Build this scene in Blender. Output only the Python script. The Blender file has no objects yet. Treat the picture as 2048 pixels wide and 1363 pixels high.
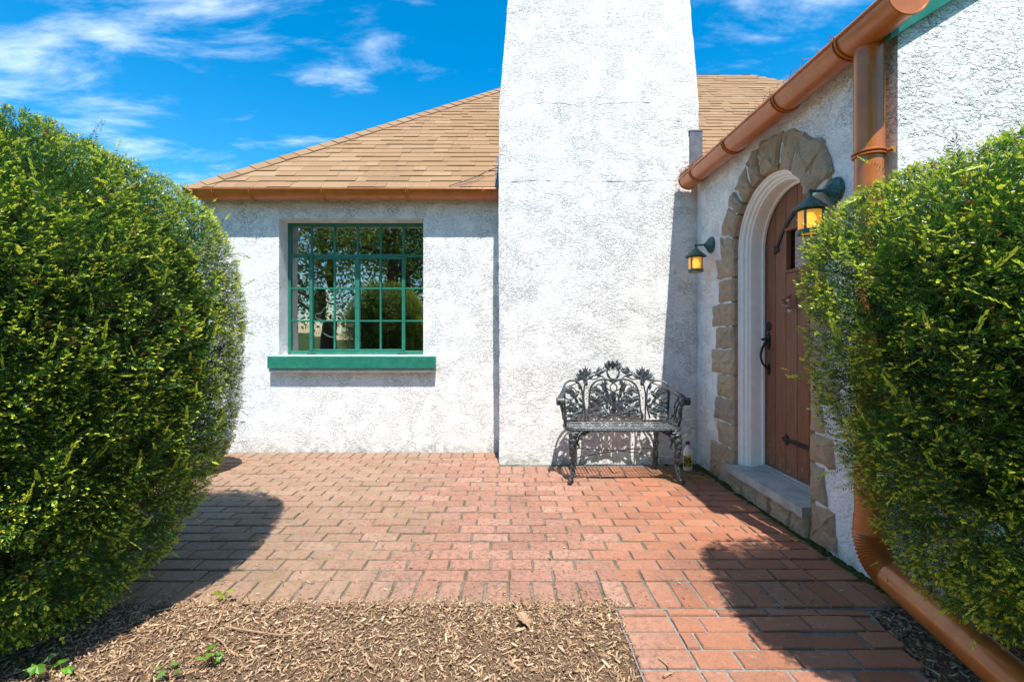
import bpy, bmesh, math, random
import numpy as np
from mathutils import Vector, Matrix, noise as mnoise

random.seed(7)
R = math.radians
sc = bpy.context.scene
col = sc.collection

# ------------------------------------------------------------------ camera, sky, sun, exposure
cam_d = bpy.data.cameras.new('camera')
cam_d.sensor_width = 36.0
cam_d.lens = 930 / 2048 * 36.0
cam_d.shift_x = 14 / 2048
cam_d.shift_y = -11.5 / 2048
cam_d.clip_start = 0.05
cam_d.clip_end = 900
cam = bpy.data.objects.new('camera', cam_d)
cam.location = (0, 0, 1.2)
cam.rotation_euler = (R(90), 0, 0)
col.objects.link(cam)
sc.camera = cam

SUN = Vector((-0.15, 1.0, -2.15)).normalized()      # direction the light travels
world = bpy.data.worlds.new('World')
sc.world = world
world.use_nodes = True
wn, wl = world.node_tree.nodes, world.node_tree.links
wn.clear()
w_out = wn.new('ShaderNodeOutputWorld')
w_bg = wn.new('ShaderNodeBackground')
w_bg.inputs['Strength'].default_value = 0.15
sky = wn.new('ShaderNodeTexSky')
sky.sky_type = 'NISHITA'
sky.sun_disc = False
sky.sun_elevation = math.asin(-SUN.z)
sky.sun_rotation = math.atan2(-SUN.x, -SUN.y)
sky.altitude = 0
sky.air_density = 1.0
sky.dust_density = 0.3
sky.ozone_density = 3.0
hs = wn.new('ShaderNodeHueSaturation')
hs.inputs['Hue'].default_value = 0.490
hs.inputs['Saturation'].default_value = 1.46
hs.inputs['Value'].default_value = 0.84
wl.new(sky.outputs[0], hs.inputs['Color'])
tc = wn.new('ShaderNodeTexCoord')
sep = wn.new('ShaderNodeSeparateXYZ'); wl.new(tc.outputs['Generated'], sep.inputs[0])
zz = wn.new('ShaderNodeMath'); zz.operation = 'ADD'; zz.inputs[1].default_value = 0.14; wl.new(sep.outputs['Z'], zz.inputs[0])
zm = wn.new('ShaderNodeMath'); zm.operation = 'MAXIMUM'; zm.inputs[1].default_value = 0.1; wl.new(zz.outputs[0], zm.inputs[0])
dx = wn.new('ShaderNodeMath'); dx.operation = 'DIVIDE'; wl.new(sep.outputs['X'], dx.inputs[0]); wl.new(zm.outputs[0], dx.inputs[1])
dy = wn.new('ShaderNodeMath'); dy.operation = 'DIVIDE'; wl.new(sep.outputs['Y'], dy.inputs[0]); wl.new(zm.outputs[0], dy.inputs[1])
cmb = wn.new('ShaderNodeCombineXYZ'); wl.new(dx.outputs[0], cmb.inputs['X']); wl.new(dy.outputs[0], cmb.inputs['Y'])
mp = wn.new('ShaderNodeMapping')
mp.inputs['Location'].default_value = (12.1, 1.7, 0.0)
mp.inputs['Scale'].default_value = (0.62, 1.25, 1.0)
wl.new(cmb.outputs[0], mp.inputs['Vector'])
cn = wn.new('ShaderNodeTexNoise'); cn.inputs['Scale'].default_value = 3.4; cn.inputs['Detail'].default_value = 9; cn.inputs['Roughness'].default_value = 0.62; cn.inputs['Distortion'].default_value = 0.25
wl.new(mp.outputs[0], cn.inputs['Vector'])
cn2 = wn.new('ShaderNodeTexNoise'); cn2.inputs['Scale'].default_value = 1.05; cn2.inputs['Detail'].default_value = 3
wl.new(mp.outputs[0], cn2.inputs['Vector'])
cadd = wn.new('ShaderNodeMath'); cadd.operation = 'MULTIPLY_ADD'; cadd.inputs[1].default_value = 0.85
wl.new(cn2.outputs['Fac'], cadd.inputs[0]); wl.new(cn.outputs['Fac'], cadd.inputs[2])
cr = wn.new('ShaderNodeMapRange'); cr.interpolation_type = 'SMOOTHSTEP'
cr.inputs['From Min'].default_value = 0.92; cr.inputs['From Max'].default_value = 1.26
cr.inputs['To Min'].default_value = 0.0; cr.inputs['To Max'].default_value = 0.48
wl.new(cadd.outputs[0], cr.inputs['Value'])
cmix = wn.new('ShaderNodeMix'); cmix.data_type = 'RGBA'
cmix.inputs['B'].default_value = (6.2, 6.5, 7.0, 1)
wl.new(cr.outputs['Result'], cmix.inputs['Factor'])
wl.new(hs.outputs[0], cmix.inputs['A'])
wl.new(cmix.outputs['Result'], w_bg.inputs['Color'])
wl.new(w_bg.outputs[0], w_out.inputs['Surface'])

sun_d = bpy.data.lights.new('sun', 'SUN')
sun_d.energy = 4.0
sun_d.angle = R(0.5)
sun_d.color = (1.0, 0.955, 0.88)
sun = bpy.data.objects.new('sun', sun_d)
sun.rotation_euler = SUN.to_track_quat('-Z', 'Y').to_euler()
sun.location = (1, -5, 10)
col.objects.link(sun)

vs = sc.view_settings
sc.display_settings.display_device = 'sRGB'
vs.view_transform = 'Standard'
vs.look = 'None'
vs.exposure = 1.0
vs.gamma = 1.0
vs.use_curve_mapping = False
sc.cycles.use_denoising = True
sc.cycles.denoising_prefilter = 'ACCURATE'
sc.cycles.sample_clamp_indirect = 6.0
sc.cycles.use_adaptive_sampling = False

# ------------------------------------------------------------------ helpers
def link(o, parent=None):
    col.objects.link(o)
    if parent is not None:
        o.parent = parent
    return o

def tag(o, label=None, cat=None, group=None, kind=None):
    if label: o['label'] = label
    if cat: o['category'] = cat
    if group: o['group'] = group
    if kind: o['kind'] = kind
    return o

def empty(name, loc=(0, 0, 0), parent=None):
    o = bpy.data.objects.new(name, None)
    o.location = loc
    o.empty_display_size = 0.1
    return link(o, parent)

class MB:
    def __init__(s):
        s.v = []; s.f = []; s.c = None
    def add(s, vs_, fs):
        b = len(s.v)
        s.v += [tuple(v) for v in vs_]
        s.f += [tuple(b + i for i in f) for f in fs]
        return s
    def box(s, x0, x1, y0, y1, z0, z1, M=None):
        vs_ = [Vector((x, y, z)) for z in (z0, z1) for y in (y0, y1) for x in (x0, x1)]
        if M is not None: vs_ = [M @ v for v in vs_]
        return s.add(vs_, [(0, 2, 3, 1), (4, 5, 7, 6), (0, 1, 5, 4), (2, 6, 7, 3), (0, 4, 6, 2), (1, 3, 7, 5)])
    def tube(s, pts, r, n=8, cap=True, flat=1.0, closed=False):
        pts = [Vector(p) for p in pts]
        m = len(pts)
        rr = r if hasattr(r, '__len__') else [r] * m
        b = len(s.v)
        prev = None
        for i, p in enumerate(pts):
            if closed:
                t = pts[(i + 1) % m] - pts[i - 1]
            else:
                t = pts[min(i + 1, m - 1)] - pts[max(i - 1, 0)]
            if t.length < 1e-9: t = Vector((0, 0, 1))
            t.normalize()
            if prev is None:
                a = Vector((0, 0, 1)) if abs(t.z) < 0.9 else Vector((1, 0, 0))
                nrm = (a - t * a.dot(t)).normalized()
            else:
                nrm = prev - t * prev.dot(t)
                nrm = nrm.normalized() if nrm.length > 1e-6 else t.orthogonal().normalized()
            prev = nrm
            bi = t.cross(nrm)
            for k in range(n):
                a = 2 * math.pi * k / n
                s.v.append(tuple(p + nrm * (math.cos(a) * rr[i]) + bi * (math.sin(a) * rr[i] * flat)))
        for i in range(m if closed else m - 1):
            i2 = (i + 1) % m
            for k in range(n):
                k2 = (k + 1) % n
                s.f.append((b + i * n + k, b + i * n + k2, b + i2 * n + k2, b + i2 * n + k))
        if cap and not closed:
            s.f.append(tuple(b + k for k in reversed(range(n))))
            s.f.append(tuple(b + (m - 1) * n + k for k in range(n)))
        return s
    def lathe(s, prof, n=20, M=None, cap=True):
        b = len(s.v)
        for (r, z) in prof:
            for k in range(n):
                a = 2 * math.pi * k / n
                v = Vector((r * math.cos(a), r * math.sin(a), z))
                s.v.append(tuple(M @ v if M is not None else v))
        m = len(prof)
        for i in range(m - 1):
            for k in range(n):
                k2 = (k + 1) % n
                s.f.append((b + i * n + k, b + i * n + k2, b + (i + 1) * n + k2, b + (i + 1) * n + k))
        if cap:
            s.f.append(tuple(b + k for k in reversed(range(n))))
            s.f.append(tuple(b + (m - 1) * n + k for k in range(n)))
        return s
    def prism(s, poly, fn, d0, d1):
        """poly: list of 2d points, fn(a, b, d) -> 3d"""
        n = len(poly)
        vs_ = [fn(a, b_, d0) for a, b_ in poly] + [fn(a, b_, d1) for a, b_ in poly]
        fs = [tuple(range(n)), tuple(range(2 * n - 1, n - 1, -1))]
        fs += [(i, i + n, (i + 1) % n + n, (i + 1) % n) for i in range(n)]
        return s.add(vs_, fs)
    def mesh(s, name, mat, smooth=False, fix=True):
        me = bpy.data.meshes.new(name)
        me.from_pydata(s.v, [], s.f)
        if fix:
            bm = bmesh.new(); bm.from_mesh(me)
            bmesh.ops.recalc_face_normals(bm, faces=bm.faces)
            bm.to_mesh(me); bm.free()
        if smooth:
            me.polygons.foreach_set('use_smooth', [True] * len(me.polygons))
            me.update()
            try: me.set_sharp_from_angle(angle=R(38))
            except Exception: pass
        if mat is not None: me.materials.append(mat)
        return me
    def build(s, name, mat, parent=None, smooth=False, bevel=0.0, segs=2):
        o = bpy.data.objects.new(name, s.mesh(name, mat, smooth))
        link(o, parent)
        if bevel > 0:
            bv = o.modifiers.new('bevel', 'BEVEL'); bv.width = bevel; bv.segments = segs
            bv.limit_method = 'ANGLE'; bv.angle_limit = R(40)
        return o

def quads_mesh(name, V, mat, colr=None, parent=None, nper=4):
    """V: (n*nper,3) vertices, consecutive nper form one face"""
    nv = len(V); nf = nv // nper
    me = bpy.data.meshes.new(name)
    me.vertices.add(nv); me.vertices.foreach_set('co', V.astype(np.float32).ravel())
    me.loops.add(nv); me.loops.foreach_set('vertex_index', np.arange(nv, dtype=np.int32))
    me.polygons.add(nf); me.polygons.foreach_set('loop_start', np.arange(0, nv, nper, dtype=np.int32))
    me.update(calc_edges=True)
    if colr is not None:
        at = me.color_attributes.new('tint', 'FLOAT_COLOR', 'POINT')
        c4 = np.ones((nv, 4), np.float32); c4[:, :3] = colr
        at.data.foreach_set('color', c4.ravel())
    me.materials.append(mat)
    o = bpy.data.objects.new(name, me)
    return link(o, parent)

def smooth_path(pts, n=6, closed=False):
    P = [Vector(p) for p in pts]; m = len(P); out = []
    rng = range(m) if closed else range(m - 1)
    for i in rng:
        if closed: p0, p1, p2, p3 = P[i - 1], P[i], P[(i + 1) % m], P[(i + 2) % m]
        else: p0, p1, p2, p3 = P[max(i - 1, 0)], P[i], P[i + 1], P[min(i + 2, m - 1)]
        for k in range(n):
            t = k / n
            out.append(0.5 * ((2 * p1) + (p2 - p0) * t + (2 * p0 - 5 * p1 + 4 * p2 - p3) * t * t + (3 * p1 - p0 - 3 * p2 + p3) * t ** 3))
    if not closed: out.append(P[-1])
    return out

# ------------------------------------------------------------------ materials
class NT:
    def __init__(s, name, rough=0.6, spec=0.4, metal=0.0):
        s.m = bpy.data.materials.new(name); s.m.use_nodes = True
        s.n, s.l = s.m.node_tree.nodes, s.m.node_tree.links
        s.b = s.n['Principled BSDF']
        s.b.inputs['Roughness'].default_value = rough
        s.b.inputs['Specular IOR Level'].default_value = spec
        s.b.inputs['Metallic'].default_value = metal
        s._pos = None
    def pos(s, kind='world'):
        if kind == 'world':
            return s.n.new('ShaderNodeNewGeometry').outputs['Position']
        return s.n.new('ShaderNodeTexCoord').outputs['Object']
    def mapping(s, vec, scale=(1, 1, 1), loc=(0, 0, 0), rot=(0, 0, 0)):
        m = s.n.new('ShaderNodeMapping'); m.inputs['Scale'].default_value = scale
        m.inputs['Location'].default_value = loc; m.inputs['Rotation'].default_value = rot
        s.l.new(vec, m.inputs['Vector']); return m.outputs[0]
    def noise(s, vec, scale, detail=4, rough=0.55, dist=0.0):
        t = s.n.new('ShaderNodeTexNoise'); t.inputs['Scale'].default_value = scale
        t.inputs['Detail'].default_value = detail; t.inputs['Roughness'].default_value = rough
        t.inputs['Distortion'].default_value = dist
        s.l.new(vec, t.inputs['Vector']); return t.outputs['Fac']
    def voro(s, vec, scale, feat='F1', out='Distance'):
        t = s.n.new('ShaderNodeTexVoronoi'); t.inputs['Scale'].default_value = scale; t.feature = feat
        s.l.new(vec, t.inputs['Vector']); return t.outputs[out]
    def rng(s, val, a, b, c=0.0, d=1.0, smooth=True):
        t = s.n.new('ShaderNodeMapRange'); t.interpolation_type = 'SMOOTHSTEP' if smooth else 'LINEAR'
        for k, v in (('From Min', a), ('From Max', b), ('To Min', c), ('To Max', d)): t.inputs[k].default_value = v
        s.l.new(val, t.inputs['Value']); return t.outputs['Result']
    def math(s, op, a, b=None, c=None):
        t = s.n.new('ShaderNodeMath'); t.operation = op
        for i, x in enumerate((a, b, c)):
            if x is None: continue
            if isinstance(x, (int, float)): t.inputs[i].default_value = x
            else: s.l.new(x, t.inputs[i])
        return t.outputs[0]
    def mix(s, fac, a, b, mode='MIX'):
        t = s.n.new('ShaderNodeMix'); t.data_type = 'RGBA'; t.blend_type = mode
        if isinstance(fac, (int, float)): t.inputs['Factor'].default_value = fac
        else: s.l.new(fac, t.inputs['Factor'])
        for k, x in (('A', a), ('B', b)):
            if isinstance(x, tuple): t.inputs[k].default_value = (*x, 1) if len(x) == 3 else x
            else: s.l.new(x, t.inputs[k])
        return t.outputs['Result']
    def ramp(s, val, stops):
        t = s.n.new('ShaderNodeValToRGB'); e = t.color_ramp.elements
        while len(e) < len(stops): e.new(0.5)
        for i, (p, c) in enumerate(stops):
            e[i].position = p; e[i].color = (*c, 1)
        s.l.new(val, t.inputs['Fac']); return t.outputs['Color']
    def color(s, x):
        if isinstance(x, tuple): s.b.inputs['Base Color'].default_value = (*x, 1)
        else: s.l.new(x, s.b.inputs['Base Color'])
        return s
    def rough(s, x): s.l.new(x, s.b.inputs['Roughness']); return s
    def bump(s, h, strength=0.5, dist=0.01, nrm=None):
        t = s.n.new('ShaderNodeBump'); t.inputs['Strength'].default_value = strength; t.inputs['Distance'].default_value = dist
        s.l.new(h, t.inputs['Height'])
        if nrm is not None: s.l.new(nrm, t.inputs['Normal'])
        s.l.new(t.outputs[0], s.b.inputs['Normal']); return t.outputs[0]
    def sepxyz(s, v):
        t = s.n.new('ShaderNodeSeparateXYZ'); s.l.new(v, t.inputs[0]); return t.outputs
    def rand(s): return s.n.new('ShaderNodeObjectInfo').outputs['Random']
    def island(s): return s.n.new('ShaderNodeNewGeometry').outputs['Random Per Island']
    def attr(s, name):
        t = s.n.new('ShaderNodeAttribute'); t.attribute_name = name; return t.outputs['Color']

def m_stucco(name, scale=1.0, depth=0.009, tint=(0.80, 0.80, 0.79)):
    t = NT(name, 0.9, 0.15)
    p = t.pos()
    pr = t.mapping(p, scale=(0.75, 0.75, 1.25), rot=(0.0, R(18), 0.0))
    patch = t.rng(t.noise(p, 6.5 * scale, 4, 0.65), 0.38, 0.60)
    dab = t.noise(pr, 52 * scale, 3, 0.6, 0.5)
    dab2 = t.noise(pr, 120 * scale, 2, 0.6, 0.2)
    lump = t.rng(dab, 0.50, 0.585)
    fine = t.rng(dab2, 0.52, 0.62)
    h = t.math('MULTIPLY_ADD', fine, 0.30, lump)
    trow = t.rng(t.noise(p, 1.6 * scale, 3, 0.6), 0.36, 0.58)
    amp = t.math('MULTIPLY', t.math('MULTIPLY_ADD', patch, 0.75, 0.25), t.math('MULTIPLY_ADD', trow, 0.5, 0.5))
    h = t.math('MULTIPLY', h, amp)
    h = t.math('MULTIPLY_ADD', t.noise(p, 7 * scale, 3), 0.35, h)
    t.bump(h, 1.0, depth / scale)
    c = t.mix(t.rng(t.noise(p, 1.3, 5, 0.65), 0.45, 0.75), tint, tuple(0.93 * x for x in tint))
    z = t.sepxyz(p)[2]
    stk = t.math('MULTIPLY', t.rng(t.noise(t.mapping(p, scale=(9, 9, 0.45)), 2.2, 5, 0.65), 0.52, 0.75), t.rng(t.noise(p, 0.9, 3), 0.4, 0.65))
    c = t.mix(t.math('MULTIPLY', stk, 0.30), c, (0.52, 0.50, 0.45))
    damp = t.math('MULTIPLY', t.rng(z, 0.16, 0.0), t.rng(t.noise(p, 14, 4), 0.35, 0.65))
    c = t.mix(t.math('MULTIPLY', damp, 0.55), c, (0.30, 0.30, 0.22))
    t.color(c)
    return t.m

def m_copper(name='copper_paint'):
    t = NT(name, 0.28, 0.45)
    p = t.pos()
    n = t.noise(p, 9, 5, 0.6)
    c = t.mix(t.rng(n, 0.3, 0.75), (0.55, 0.165, 0.030), (0.45, 0.125, 0.022))
    d = t.rng(t.noise(p, 60, 4, 0.7), 0.62, 0.75)
    c = t.mix(t.math('MULTIPLY', d, 0.45), c, (0.20, 0.11, 0.07))
    c = t.mix(t.math('MULTIPLY', t.rng(t.noise(p, 3.2, 6, 0.7), 0.48, 0.70), 0.35), c, (0.24, 0.085, 0.03))
    t.color(c)
    t.rough(t.rng(t.noise(p, 20, 4), 0.3, 0.7, 0.27, 0.48))
    t.b.inputs['Coat Weight'].default_value = 0.4
    t.b.inputs['Coat Roughness'].default_value = 0.1
    t.b.inputs['Metallic'].default_value = 0.1
    return t.m

def m_paint(name, c1, c2, rough=0.45, scale=18, bump=0.08, grainz=1.0):
    t = NT(name, rough, 0.45)
    p = t.mapping(t.pos(), scale=(1, 1, grainz))
    n = t.noise(p, scale, 6, 0.65)
    t.color(t.mix(t.rng(n, 0.35, 0.7), c1, c2))
    t.bump(n, bump, 0.01)
    return t.m

def m_shingle(name, per_island=False):
    t = NT(name, 0.95, 0.1)
    p = t.pos()
    r = t.island() if per_island else t.rand()
    base = t.ramp(r, [(0.0, (0.25, 0.15, 0.078)), (0.35, (0.31, 0.20, 0.11)), (0.6, (0.27, 0.165, 0.088)), (0.8, (0.29, 0.178, 0.098)), (1.0, (0.345, 0.235, 0.138))])
    g = t.noise(p, 260, 3, 0.8)
    c = t.mix(t.rng(g, 0.3, 0.7), t.mix(0.45, base, (0.22, 0.12, 0.07)), t.mix(0.15, base, (0.60, 0.45, 0.31)))
    st = t.rng(t.noise(t.mapping(p, scale=(2.2, 0.5, 0.5)), 1.5, 5, 0.6), 0.5, 0.75)
    c = t.mix(t.math('MULTIPLY', st, 0.3), c, (0.20, 0.13, 0.085))
    t.color(c)
    t.bump(g, 0.5, 0.004)
    return t.m

def m_brick(name, per_island=False, path=False):
    t = NT(name, 0.9, 0.2)
    p = t.pos()
    x, y, z = t.sepxyz(p)[0], t.sepxyz(p)[1], t.sepxyz(p)[2]
    r = t.island() if per_island else t.rand()
    red = t.ramp(r, [(0.0, (0.38, 0.145, 0.078)), (0.3, (0.44, 0.19, 0.108)), (0.55, (0.41, 0.168, 0.092)), (0.8, (0.47, 0.215, 0.13)), (1.0, (0.35, 0.13, 0.072))])
    pink = t.ramp(r, [(0.0, (0.37, 0.19, 0.135)), (0.4, (0.44, 0.24, 0.172)), (0.7, (0.39, 0.195, 0.132)), (1.0, (0.47, 0.28, 0.205))])
    # weathering follows the patio: clean by the door, stained and lichened towards the hedge
    big = t.noise(p, 1.7, 5, 0.62)
    wx = t.math('MULTIPLY_ADD', big, 1.6, x)
    weather = t.rng(wx, 2.05, 0.95)
    c = t.mix(weather, red, pink)
    grain = t.noise(p, 130, 4, 0.75)
    c = t.mix(t.rng(grain, 0.5, 0.72), c, t.mix(0.5, c, (0.14, 0.06, 0.04)))
    wear = t.noise(p, 38, 6, 0.75, 0.4)
    c = t.mix(t.math('MULTIPLY', t.rng(t.math('FRACT', t.math('MULTIPLY', r, 17.3)), 0.0, 1.0, 0.0, 1.0, False), 0.42), c, t.mix(0.5, c, (0.12, 0.07, 0.055)))
    blotch = t.math('MULTIPLY', t.rng(wear, 0.48, 0.60), t.math('MULTIPLY_ADD', weather, 0.8, 0.15))
    c = t.mix(t.math('MULTIPLY', blotch, 0.72), c, (0.17, 0.105, 0.08))
    stain = t.math('MULTIPLY', t.rng(t.noise(p, 1.35, 6, 0.68, 0.6), 0.52, 0.66), t.rng(t.noise(p, 48, 5, 0.75), 0.32, 0.6))
    c = t.mix(t.math('MULTIPLY', stain, 0.55), c, (0.145, 0.10, 0.078))
    pale = t.math('MULTIPLY', t.rng(t.noise(p, 22, 5, 0.7), 0.56, 0.72), 0.45)
    c = t.mix(pale, c, (0.50, 0.34, 0.25))
    # tan green lichen on the hedge side and along the edge of the bed
    lx = t.math('MULTIPLY_ADD', t.noise(p, 2.3, 6, 0.65), 2.0, x)
    lich = t.rng(lx, 0.75, 0.0)
    edge = t.math('MULTIPLY', t.rng(t.math('MULTIPLY_ADD', t.noise(p, 5, 4), 0.5, y), 2.52, 2.22), t.rng(x, 0.6, -0.2))
    wallm = t.math('MULTIPLY', t.rng(y, 4.35, 4.7), t.rng(t.noise(p, 3.1, 4), 0.42, 0.6))
    lich = t.math('MAXIMUM', lich, t.math('MAXIMUM', edge, wallm))
    lich = t.math('MULTIPLY', lich, t.rng(t.noise(p, 55, 5, 0.75), 0.30, 0.62))
    if path: lich = t.math('MULTIPLY', lich, 0.0)
    c = t.mix(t.math('MULTIPLY', lich, 0.55), c, t.mix(t.rng(t.noise(p, 9, 4), 0.4, 0.65), (0.32, 0.25, 0.17), (0.21, 0.20, 0.10)))
    # moss by the entrance wall
    mw = t.math('MULTIPLY_ADD', t.noise(p, 9, 5, 0.7), 0.42, x)
    cornm = t.math('MULTIPLY', t.rng(x, 1.05, 1.5), t.rng(t.math('MULTIPLY_ADD', t.noise(p, 8, 4), 0.6, y), 3.9, 4.3))
    moss = t.math('MAXIMUM', t.rng(mw, 1.90, 2.02), t.math('MULTIPLY', cornm, t.rng(t.noise(p, 30, 5, 0.7), 0.35, 0.6)))
    c = t.mix(t.math('MULTIPLY', moss, 0.8), c, (0.085, 0.095, 0.02))
    t.color(c)
    h = t.math('MULTIPLY_ADD', wear, 1.0, t.math('MULTIPLY', grain, 0.5))
    t.bump(h, 0.9, 0.008)
    return t.m

def m_mortar():
    t = NT('mortar', 0.95, 0.1)
    p = t.pos()
    x = t.sepxyz(p)[0]
    n = t.noise(p, 60, 5, 0.75)
    c = t.mix(t.rng(n, 0.3, 0.7), (0.13, 0.115, 0.09), (0.24, 0.22, 0.18))
    g = t.rng(t.noise(p, 4, 5, 0.7), 0.42, 0.62)
    c = t.mix(t.math('MULTIPLY', g, 0.75), c, (0.075, 0.075, 0.035))
    c = t.mix(t.math('MULTIPLY', t.rng(x, 0.6, 1.3), 0.6), c, (0.24, 0.235, 0.22))
    t.color(c)
    t.bump(n, 0.8, 0.006)
    return t.m

def m_mortar_path():
    t = NT('mortar_path', 0.95, 0.1)
    p = t.pos(); n = t.noise(p, 70, 5, 0.75)
    t.color(t.mix(t.rng(n, 0.3, 0.7), (0.17, 0.165, 0.15), (0.29, 0.28, 0.26)))
    t.bump(n, 0.8, 0.005)
    return t.m

def m_stone(name):
    t = NT(name, 0.92, 0.2)
    p = t.pos('object')
    pw = t.pos()
    r = t.rand()
    base = t.ramp(r, [(0.0, (0.62, 0.475, 0.32)), (0.25, (0.50, 0.36, 0.225)), (0.5, (0.68, 0.50, 0.32)), (0.75, (0.50, 0.41, 0.31)), (1.0, (0.64, 0.42, 0.25))])
    n = t.noise(pw, 16, 8, 0.72, 0.5)
    c = t.mix(t.rng(n, 0.35, 0.68), t.mix(0.25, base, (0.20, 0.15, 0.115)), t.mix(0.3, base, (0.55, 0.46, 0.36)))
    sp = t.noise(pw, 120, 4, 0.8)
    c = t.mix(t.rng(sp, 0.57, 0.7), c, (0.10, 0.085, 0.075))
    c = t.mix(t.math('MULTIPLY', t.rng(t.noise(pw, 140, 3, 0.8), 0.6, 0.72), 0.6), c, (0.62, 0.56, 0.48))
    t.color(c)
    h = t.math('MULTIPLY_ADD', sp, 0.35, n)
    t.bump(h, 1.0, 0.032)
    return t.m

def m_wood(name, c1, c2, c3, axis='z', rough=0.5):
    t = NT(name, rough, 0.35)
    p = t.pos()
    s = {'z': (14, 14, 0.9), 'x': (0.9, 14, 14), 'y': (14, 0.9, 14)}[axis]
    g = t.noise(t.mapping(p, scale=s), 6, 8, 0.7, 0.4)
    c = t.mix(t.rng(g, 0.3, 0.7), c1, c2)
    pl = t.rand()
    c = t.mix(t.math('MULTIPLY', pl, 0.35), c, c3)
    z = t.sepxyz(p)[2]
    chip = t.math('MULTIPLY', t.rng(t.noise(t.mapping(p, scale=(30, 30, 5)), 3, 5, 0.7), 0.58, 0.66), t.rng(z, 0.5, 0.22))
    c = t.mix(chip, c, (0.50, 0.36, 0.22))
    t.color(c); t.bump(g, 0.35, 0.006)
    return t.m

def m_flat(name, c, rough=0.6, spec=0.4, metal=0.0, var=0.2, scale=40):
    t = NT(name, rough, spec, metal)
    p = t.pos()
    n = t.noise(p, scale, 5, 0.65)
    t.color(t.mix(t.rng(n, 0.3, 0.7), c, tuple(x * (1 - var) for x in c)))
    t.bump(n, 0.15, 0.004)
    return t.m

def m_iron():
    t = NT('cast_metal', 0.42, 0.6, 0.35)
    p = t.pos()
    n = t.noise(p, 70, 5, 0.7)
    pt = t.n.new('ShaderNodeNewGeometry').outputs['Pointiness']
    c = t.mix(t.rng(n, 0.42, 0.68), (0.018, 0.022, 0.026), (0.13, 0.155, 0.17))
    t.color(c); t.bump(n, 0.4, 0.004)
    return t.m

def m_verdigris():
    t = NT('verdigris_metal', 0.55, 0.45, 0.15)
    p = t.pos()
    n = t.noise(p, 55, 6, 0.7)
    c = t.ramp(n, [(0.3, (0.02, 0.035, 0.032)), (0.5, (0.05, 0.12, 0.105)), (0.68, (0.12, 0.25, 0.21)), (0.85, (0.05, 0.10, 0.085))])
    t.color(c); t.bump(n, 0.25, 0.004)
    return t.m

def m_leaf(name, trans=0.25, rough=0.4, spec=0.5):
    t = NT(name, rough, spec)
    a = t.attr('tint')
    t.color(a)
    tr = t.n.new('ShaderNodeBsdfTranslucent'); t.l.new(a, tr.inputs['Color'])
    mx = t.n.new('ShaderNodeMixShader'); mx.inputs[0].default_value = trans
    t.l.new(t.b.outputs[0], mx.inputs[1]); t.l.new(tr.outputs[0], mx.inputs[2])
    t.l.new(mx.outputs[0], t.n['Material Output'].inputs['Surface'])
    return t.m

def m_tint(name, rough=0.85):
    t = NT(name, rough, 0.2)
    a = t.attr('tint'); n = t.noise(t.pos(), 180, 4, 0.7)
    t.color(t.mix(t.rng(n, 0.35, 0.7), a, t.mix(0.4, a, (0.08, 0.05, 0.03))))
    t.bump(n, 0.5, 0.003)
    return t.m

def m_glass(name, refl=0.22, tint=(0.9, 0.95, 0.93), rough=0.01, wave=0.15):
    t = NT(name, 0.05)
    g = t.n.new('ShaderNodeBsdfGlossy'); g.inputs['Roughness'].default_value = rough
    tr = t.n.new('ShaderNodeBsdfTransparent'); tr.inputs['Color'].default_value = (*tint, 1)
    lw = t.n.new('ShaderNodeLayerWeight')
    f = t.math('MINIMUM', t.math('MULTIPLY_ADD', t.math('POWER', lw.outputs['Facing'], 5.0), 0.8, refl), 1.0)
    mx = t.n.new('ShaderNodeMixShader'); t.l.new(f, mx.inputs[0])
    t.l.new(tr.outputs[0], mx.inputs[1]); t.l.new(g.outputs[0], mx.inputs[2])
    bp = t.n.new('ShaderNodeBump'); bp.inputs['Strength'].default_value = wave; bp.inputs['Distance'].default_value = 0.01
    t.l.new(t.noise(t.pos(), 3.5, 2), bp.inputs['Height']); t.l.new(bp.outputs[0], g.inputs['Normal'])
    t.l.new(mx.outputs[0], t.n['Material Output'].inputs['Surface'])
    return t.m

def m_soil():
    t = NT('soil', 0.98, 0.1)
    p = t.pos(); n = t.noise(p, 45, 7, 0.75)
    t.color(t.ramp(n, [(0.3, (0.075, 0.048, 0.031)), (0.5, (0.19, 0.122, 0.075)), (0.7, (0.32, 0.215, 0.135))]))
    t.bump(n, 1.0, 0.02)
    return t.m

def m_grass():
    t = NT('lawn', 0.95, 0.1)
    p = t.pos(); n = t.noise(p, 6, 6, 0.7); n2 = t.noise(p, 90, 3, 0.7)
    t.color(t.mix(t.rng(n, 0.35, 0.65), (0.045, 0.085, 0.02), (0.085, 0.12, 0.03)))
    t.bump(n2, 0.9, 0.03)
    return t.m

STUCCO = m_stucco('stucco')
COPPER = m_copper()
GREEN = m_paint('green_paint', (0.012, 0.15, 0.10), (0.024, 0.195, 0.135), 0.40)
WHITE = m_paint('white_paint', (0.86, 0.85, 0.83), (0.80, 0.78, 0.75), 0.45, 14, 0.05)
SHINGLE = m_shingle('shingle')
SHINGLE_I = m_shingle('shingle_mass', True)
BRICK = m_brick('brick'); BRICK_I = m_brick('brick_mass', True); BRICK_P = m_brick('path_brick', False, True)
MORTAR = m_mortar(); MORTAR_P = m_mortar_path()
STONE = m_stone('stone')
DOORW = m_wood('door_wood', (0.135, 0.046, 0.020), (0.26, 0.105, 0.052), (0.27, 0.13, 0.075))
IRON = m_iron()
BLACK = m_flat('wrought_iron', (0.02, 0.02, 0.022), 0.5, 0.5, 0.3, 0.4)
VERD = m_verdigris()
LEAD = m_flat('lead_sheet', (0.16, 0.17, 0.20), 0.6, 0.4, 0.3, 0.4, 12)
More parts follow.
